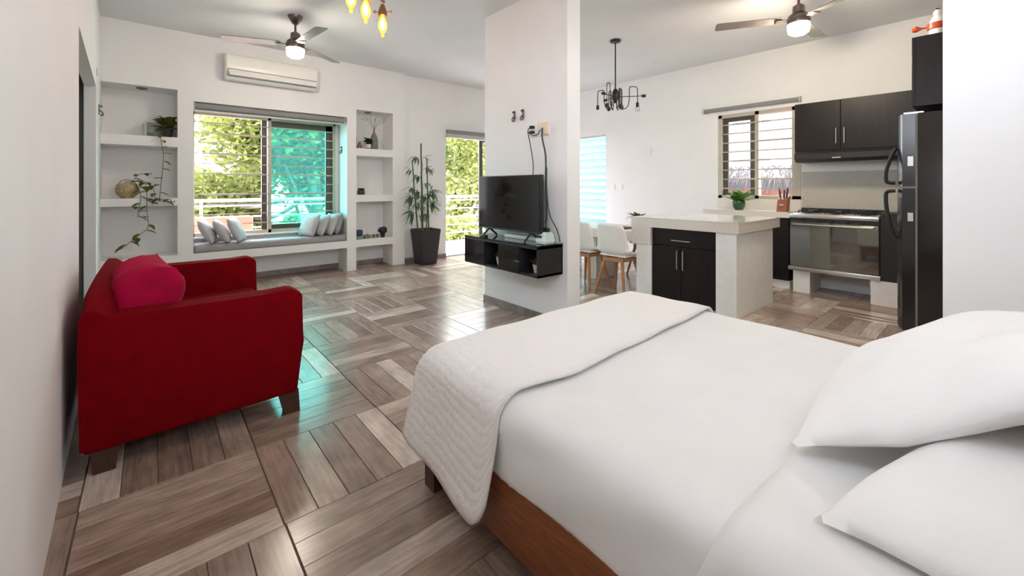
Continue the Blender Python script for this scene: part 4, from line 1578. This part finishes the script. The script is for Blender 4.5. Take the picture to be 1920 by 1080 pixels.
# ---- ornament on the cabinet
t = thing('bird_ornament', 'white and red bird ornament on top of the cabinet above the refrigerator', 'ornament', (4.90, .345, 2.496))
la('body', [(.045, 0), (.05, .02), (.055, .06), (.06, .10), (.045, .15), (.03, .175), (.0, .18)], m_whiteplastic, t, n=16)
la('red_band', [(.055, .065), (.066, .07), (.068, .115), (.055, .12)], m_redpaint, t, n=16)
bm = B()
bmesh.ops.create_uvsphere(bm, u_segments=12, v_segments=8, radius=.03, matrix=Matrix.Translation((0, 0, .20)))
mk('head', bm, m_whiteplastic, t, smooth=True)
bm = B()
tube(bm, [(0, .05, .095), (0, .09, .098), (0, .13, .10), (0, .155, .098)], .01, 8, radii=[.008, .006, .026, .018])
mk('tail', bm, m_redpaint, t, smooth=True)
tb('crest', [(0, -.01, .222), (0, .0, .235), (0, .012, .232)], .007, m_black, t, n=6)

# ---- kitchen small things
t = thing('herb_pot', 'leafy green plant in a green pot on the counter under the kitchen window', 'plant', (6.13, 2.36, .956))
la('pot', [(.05, 0), (.072, .03), (.08, .09), (.076, .12), (.068, .12)], m_potgreen, t, n=18)
la('soil', [(.07, .108), (.0, .11)], m_soil, t, n=18, close=False)
rnd = random.Random(81)
for k in range(44):
    bm = B()
    a = rnd.uniform(0, 2 * PI)
    leaf_bm(bm, Vector((rnd.uniform(-.04, .04), rnd.uniform(-.04, .04), .11)), Vector((math.cos(a) * .8, math.sin(a) * .8, rnd.uniform(.2, 1.5))), rnd.uniform(.16, .27), rnd.uniform(.08, .115), .2, heart=True)
    mk('leaf', bm, m_leafplant, t)
t = thing('knife_block', 'reddish wooden knife block with knives on the kitchen counter', 'knife block', (6.12, 1.83, .956))
bm = B()
g = box(bm, -.05, .07, -.055, .055, 0, .17)
for v in g:
    if v.co.z > .1:
        v.co.x += .05
        v.co.z += .05 if v.co.x > .06 else -.02
mk('block', bm, m_knifewood, t)
bo('maker_plate', (-.051, -.0495, -.025, .02, .07, .095), m_silverframe, t)
rnd = random.Random(83)
for k in range(6):
    y = -.04 + .016 * k
    x = .02 + .03 * (k % 2)
    L = .09 + .05 * rnd.random()
    bm = B()
    box(bm, x - .01, x + .012, y - .006, y + .006, .13, .17 + L, r=.003)
    for v in bm.verts:
        v.co.x += (v.co.z - .13) * .15
        v.co.y += (v.co.z - .13) * (.12 if k > 3 else -.05)
    mk('knife_handle', bm, m_darkwood, t, smooth=True)

# ---- wall fittings on the dining wall
t = thing('light_switch', 'left one of two white switch plates on the dining wall', 'switch', (6.399, 4.62, 1.27), group='dining wall switches')
bo('plate', (-.01, 0, -.035, .035, -.055, .055), m_whiteplastic, t, r=.003)
bo('rocker', (-.014, -.009, -.012, .012, -.025, .025), m_whiteplastic, t)
t = thing('light_switch', 'right one of two white switch plates on the dining wall', 'switch', (6.399, 4.46, 1.27), group='dining wall switches')
bo('plate', (-.01, 0, -.035, .035, -.055, .055), m_whiteplastic, t, r=.003)
bo('rocker', (-.014, -.009, -.012, .012, -.025, .025), m_whiteplastic, t)
hook('wall_hook', 'small pale hook alone on the dining wall beside the kitchen window', (6.40, 3.86, 1.88), (-1, 0, 0), 'dining hook', m_whiteplastic)

# ---- dining table
t = thing('dining_table', 'cream masonry dining table joined to the end of the island', 'table', (0, 0, 0))
bo('table_top', (4.46, 5.22, 2.795, 4.55, .60, .72), m_stone, t, r=.006)
bo('pedestal', (4.62, 5.06, 3.62, 3.78, 0, .60), m_stone, t)
bo('pedestal', (4.62, 5.06, 4.25, 4.41, 0, .60), m_plinth, t)
tag(bo('table_tray', (4.60, 4.85, 3.15, 3.50, .7205, .735), m_black, None, r=.004), 'flat dark tray on the dining table beside the vase', 'tray')
t = thing('table_plant', 'dark leafy arrangement in a small black vase on the dining table', 'plant', (4.95, 3.19, .721))
la('vase', [(.05, 0), (.075, .04), (.07, .10), (.045, .14), (.05, .15)], m_black, t, n=16)
rnd = random.Random(91)
bm = B()
for k in range(46):
    a = rnd.uniform(0, 2 * PI)
    leaf_bm(bm, Vector((0, 0, .13)), Vector((math.cos(a), math.sin(a), rnd.uniform(.1, 1.1))), rnd.uniform(.09, .20), .035, .3)
mk('foliage', bm, m_leafdark, t)


# ---- shell chairs
def shell_chair(label, loc, rz):
    """local +x is the front"""
    t = thing('shell_chair', label, 'chair', loc, rz, group='white shell chairs')
    bm = B()
    grid = []
    prof = [(.235, .455), (.20, .468), (.10, .452), (0, .440), (-.10, .445), (-.17, .475), (-.205, .54), (-.222, .62), (-.24, .72), (-.255, .80), (-.262, .835)]
    width = [.20, .225, .235, .235, .235, .232, .225, .215, .205, .19, .165]
    n = 10
    for (x, z), wd in zip(prof, width):
        row = []
        for k in range(n + 1):
            s = -1 + 2 * k / n
            seat = z < .5 and x > -.18
            lift = .055 * abs(s) ** 3 if seat else 0
            fwd = 0 if seat else .075 * abs(s) ** 2.2
            row.append(bm.verts.new((x + fwd, wd * s, z + lift)))
        grid.append(row)
    for a, b_ in zip(grid, grid[1:]):
        for k in range(n):
            bm.faces.new((a[k], a[k + 1], b_[k + 1], b_[k]))
    o = mk('seat_shell', bm, m_shell, t, smooth=True, ang=2)
    sm = o.modifiers.new('smooth', 'SUBSURF')
    sm.levels = sm.render_levels = 1
    so = o.modifiers.new('thickness', 'SOLIDIFY')
    so.thickness = .010
    bo('seat_pad', (-.15, .19, -.18, .18, .452, .475), m_shell, t, r=.01)
    bm = B()
    box(bm, -.14, .14, -.14, -.11, .395, .435)
    box(bm, -.14, .14, .11, .14, .395, .435)
    box(bm, -.14, -.11, -.11, .11, .395, .435)
    box(bm, .11, .14, -.11, .11, .395, .435)
    mk('under_frame', bm, m_chairwood, t)
    for sx in (-1, 1):
        for sy in (-1, 1):
            tb('leg', [(sx * .115, sy * .115, .43), (sx * .16, sy * .16, .22), (sx * .205, sy * .205, 0)], .018, m_chairwood, t, n=8, radii=[.022, .019, .013])
    return t


shell_chair('white shell chair with wooden legs nearest the island', (4.245, 2.98, 0), 0)
shell_chair('white shell chair with wooden legs, partly hidden by the television partition', (4.245, 3.47, 0), 0)
shell_chair('white shell chair on the far side of the dining table, mostly hidden', (5.45, 3.35, 0), PI)

# ================================================================ CEILING FITTINGS
def fan(label, cu, cv, ang0, dome):
    t = thing('ceiling_fan', label, 'ceiling fan', (cu, cv, HC), group='ceiling fans')
    la('canopy', [(.075, 0), (.072, -.02), (.03, -.085), (.022, -.09)], m_steel_dark, t, n=20)
    tb('downrod', [(0, 0, -.08), (0, 0, -.20)], .012, m_steel_dark, t, n=10)
    la('motor', [(.022, -.17), (.048, -.19), (.052, -.25), (.085, -.275), (.092, -.30), (.092, -.345), (.085, -.36)], m_steel_dark, t, n=24)
    la('light_dome', [(.088, -.352), (.089, -.38), (.082, -.43), (.05, -.452), (.0, -.456)], dome, t, n=24)
    for k in range(3):
        a = math.radians(ang0 + 120 * k)
        d, s = Vector((math.cos(a), math.sin(a), 0)), Vector((-math.sin(a), math.cos(a), 0))
        ir = B()
        pts = [(.07, .03), (.17, .035)]
        z0 = -.315
        q = [d * .06 + s * .022, d * .06 - s * .022, d * .185 - s * .045, d * .185 + s * .045]
        lo = [ir.verts.new(p + Vector((0, 0, z0 - .003))) for p in q]
        hi = [ir.verts.new(p + Vector((0, 0, z0 + .003))) for p in q]
        ir.faces.new(lo)
        ir.faces.new(hi[::-1])
        for i in range(4):
            ir.faces.new((lo[i], lo[(i + 1) % 4], hi[(i + 1) % 4], hi[i]))
        bl = B()
        tilt = .16
        q = [(.14, .052), (.14, -.052), (.68, -.066), (.70, -.05), (.70, .05), (.68, .066)]
        lo, hi = [], []
        for L, wd in q:
            p = d * L + s * wd + Vector((0, 0, z0 + .008 + wd * tilt))
            lo.append(bl.verts.new(p))
            hi.append(bl.verts.new(p + Vector((0, 0, .006))))
        bl.faces.new(lo[::-1])
        bl.faces.new(hi)
        for i in range(6):
            bl.faces.new((lo[i], hi[i], hi[(i + 1) % 6], lo[(i + 1) % 6]))
        b_ = mk('blade', bl, m_chromeblade, t)
        mk('blade_iron', ir, m_steel_dark, b_)


m_chromeblade = M('silver_fan_blade', (.24, .225, .21), .3, .6, var=.12, vs=20, stretch=(.5, .5, 1))
fan('ceiling fan with lit dome above the red sofa and window bench', 1.19, 5.03, 36, m_domeE)
fan('ceiling fan with lit dome over the kitchen island', 4.55, 1.23, 1, m_domeK)

# ---- dining chandelier with looping black arms
t = thing('dining_chandelier', 'black chandelier of looping tube arms hanging over the dining table', 'chandelier', (4.47, 3.20, HC))
la('canopy', [(.065, 0), (.065, -.025), (.05, -.032), (.012, -.034)], m_blackmetal, t, n=24)
tb('hanging_rod', [(0, 0, -.03), (0, 0, -.72)], .0085, m_blackmetal, t, n=8)
la('hub', [(.02, -.62), (.04, -.66), (.045, -.72), (.03, -.76), (.012, -.80)], m_blackmetal, t, n=16)
rnd = random.Random(97)
spec = [(15, .24, -.58, -.80, 1), (70, .15, -.62, -.83, 0), (128, .22, -.63, -.83, 1), (185, .20, -.57, -.84, 0), (240, .16, -.64, -.85, 1), (309, .27, -.60, -.81, 0)]
for k, (a, r, zt, zs, kind) in enumerate(spec):
    a = math.radians(a)
    d = Vector((math.cos(a), math.sin(a), 0))
    p0, p1 = d * (.035), d * r
    pts = [p0 + Vector((0, 0, -.70)), p0 + d * .015 + Vector((0, 0, -.86)), d * (r * .5) + Vector((0, 0, -.865)), d * (r * .62) + Vector((0, 0, -.78)), d * (r * .64) + Vector((0, 0, zt - .02)), d * (r * .72) + Vector((0, 0, zt)), d * (r * .95) + Vector((0, 0, zt - .008)), p1 + Vector((0, 0, zt - .06)), p1 + Vector((0, 0, zs))]
    arm_ = tb('looped_arm', pts, .0055, m_blackmetal, t, n=6, curve=4)
    la('socket', [(.016, 0), (.019, -.01), (.019, -.055), (.012, -.056)], m_blackmetal, arm_, n=12, c=p1 + Vector((0, 0, zs + .01)))
    if kind == 0:
        e = d * (r + .05) + Vector((0, 0, -.72))
        bm = B()
        tube(bm, [d * .04 + Vector((0, 0, -.72)), e], .005, 6)
        tube(bm, [e, e + d * .05], .019, 10)
        mk('side_socket', bm, m_blackmetal, t, smooth=True)
bm = B()
bmesh.ops.create_uvsphere(bm, u_segments=14, v_segments=10, radius=.036, matrix=Matrix.Translation((.27 * math.cos(math.radians(309)), .27 * math.sin(math.radians(309)), -.885)))
mk('clear_bulb', bm, m_clearbulb, t, smooth=True)

# ---- industrial pendant with three lit amber bulbs
t = thing('amber_bulb_pendant', 'pendant lamp with three glowing amber bulbs above the floor before the bed', 'pendant lamp', (1.14, 2.885, HC))
la('canopy', [(.06, 0), (.06, -.02), (.015, -.03)], m_copper, t, n=20)
tb('hanging_rod', [(0, 0, -.02), (0, 0, -.46)], .009, m_copper, t, n=8)
ax = Vector((.17, .145, 0))
tb('crossbar', [tuple(ax * -1.15 + Vector((0, 0, -.46))), tuple(ax * 1.15 + Vector((0, 0, -.46)))], .011, m_copper, t, n=8)
nrm = Vector((.7595, -.6506, 0))
for k, off in enumerate((Vector((-.16, -.135, 0)), Vector((-.02, -.025, 0)), Vector((.18, .155, 0)))):
    zt = -.487
    sk = la('socket', [(.012, 0), (.02, -.02), (.03, -.05), (.034, -.085), (.026, -.09)], m_copper, t, n=14, c=off + Vector((0, 0, zt)))
    bm = B()
    for sgn in (-1, 1):
        tube(bm, [off + Vector((0, 0, zt - .06)), off + nrm * .055 * sgn + Vector((0, 0, zt - .055))], .003, 5)
        tube(bm, [off + nrm * .052 * sgn + Vector((0, 0, zt - .055)), off + nrm * .068 * sgn + Vector((0, 0, zt - .055))], .010, 8)
    mk('valve_knob', bm, m_copper, sk, smooth=True)
    bl = la('bulb', [(.014, -.088), (.016, -.105), (.027, -.13), (.033, -.155), (.029, -.185), (.016, -.21), (.006, -.222), (.0, -.225)], m_bulbE, t, n=16, c=off + Vector((0, 0, zt)))
    bm = B()
    bmesh.ops.create_uvsphere(bm, u_segments=10, v_segments=8, radius=.012, matrix=Matrix.Translation(off + Vector((0, 0, zt - .235))))
    mk('bulb_ghost', bm, m_bulbE, bl, smooth=True)  # glowing bead stands for the ghost reflection under each bulb
    la('filament', [(.003, -.10), (.012, -.125), (.020, -.15), (.016, -.178), (.003, -.195)], m_filE, bl, n=10, c=off + Vector((0, 0, zt)))
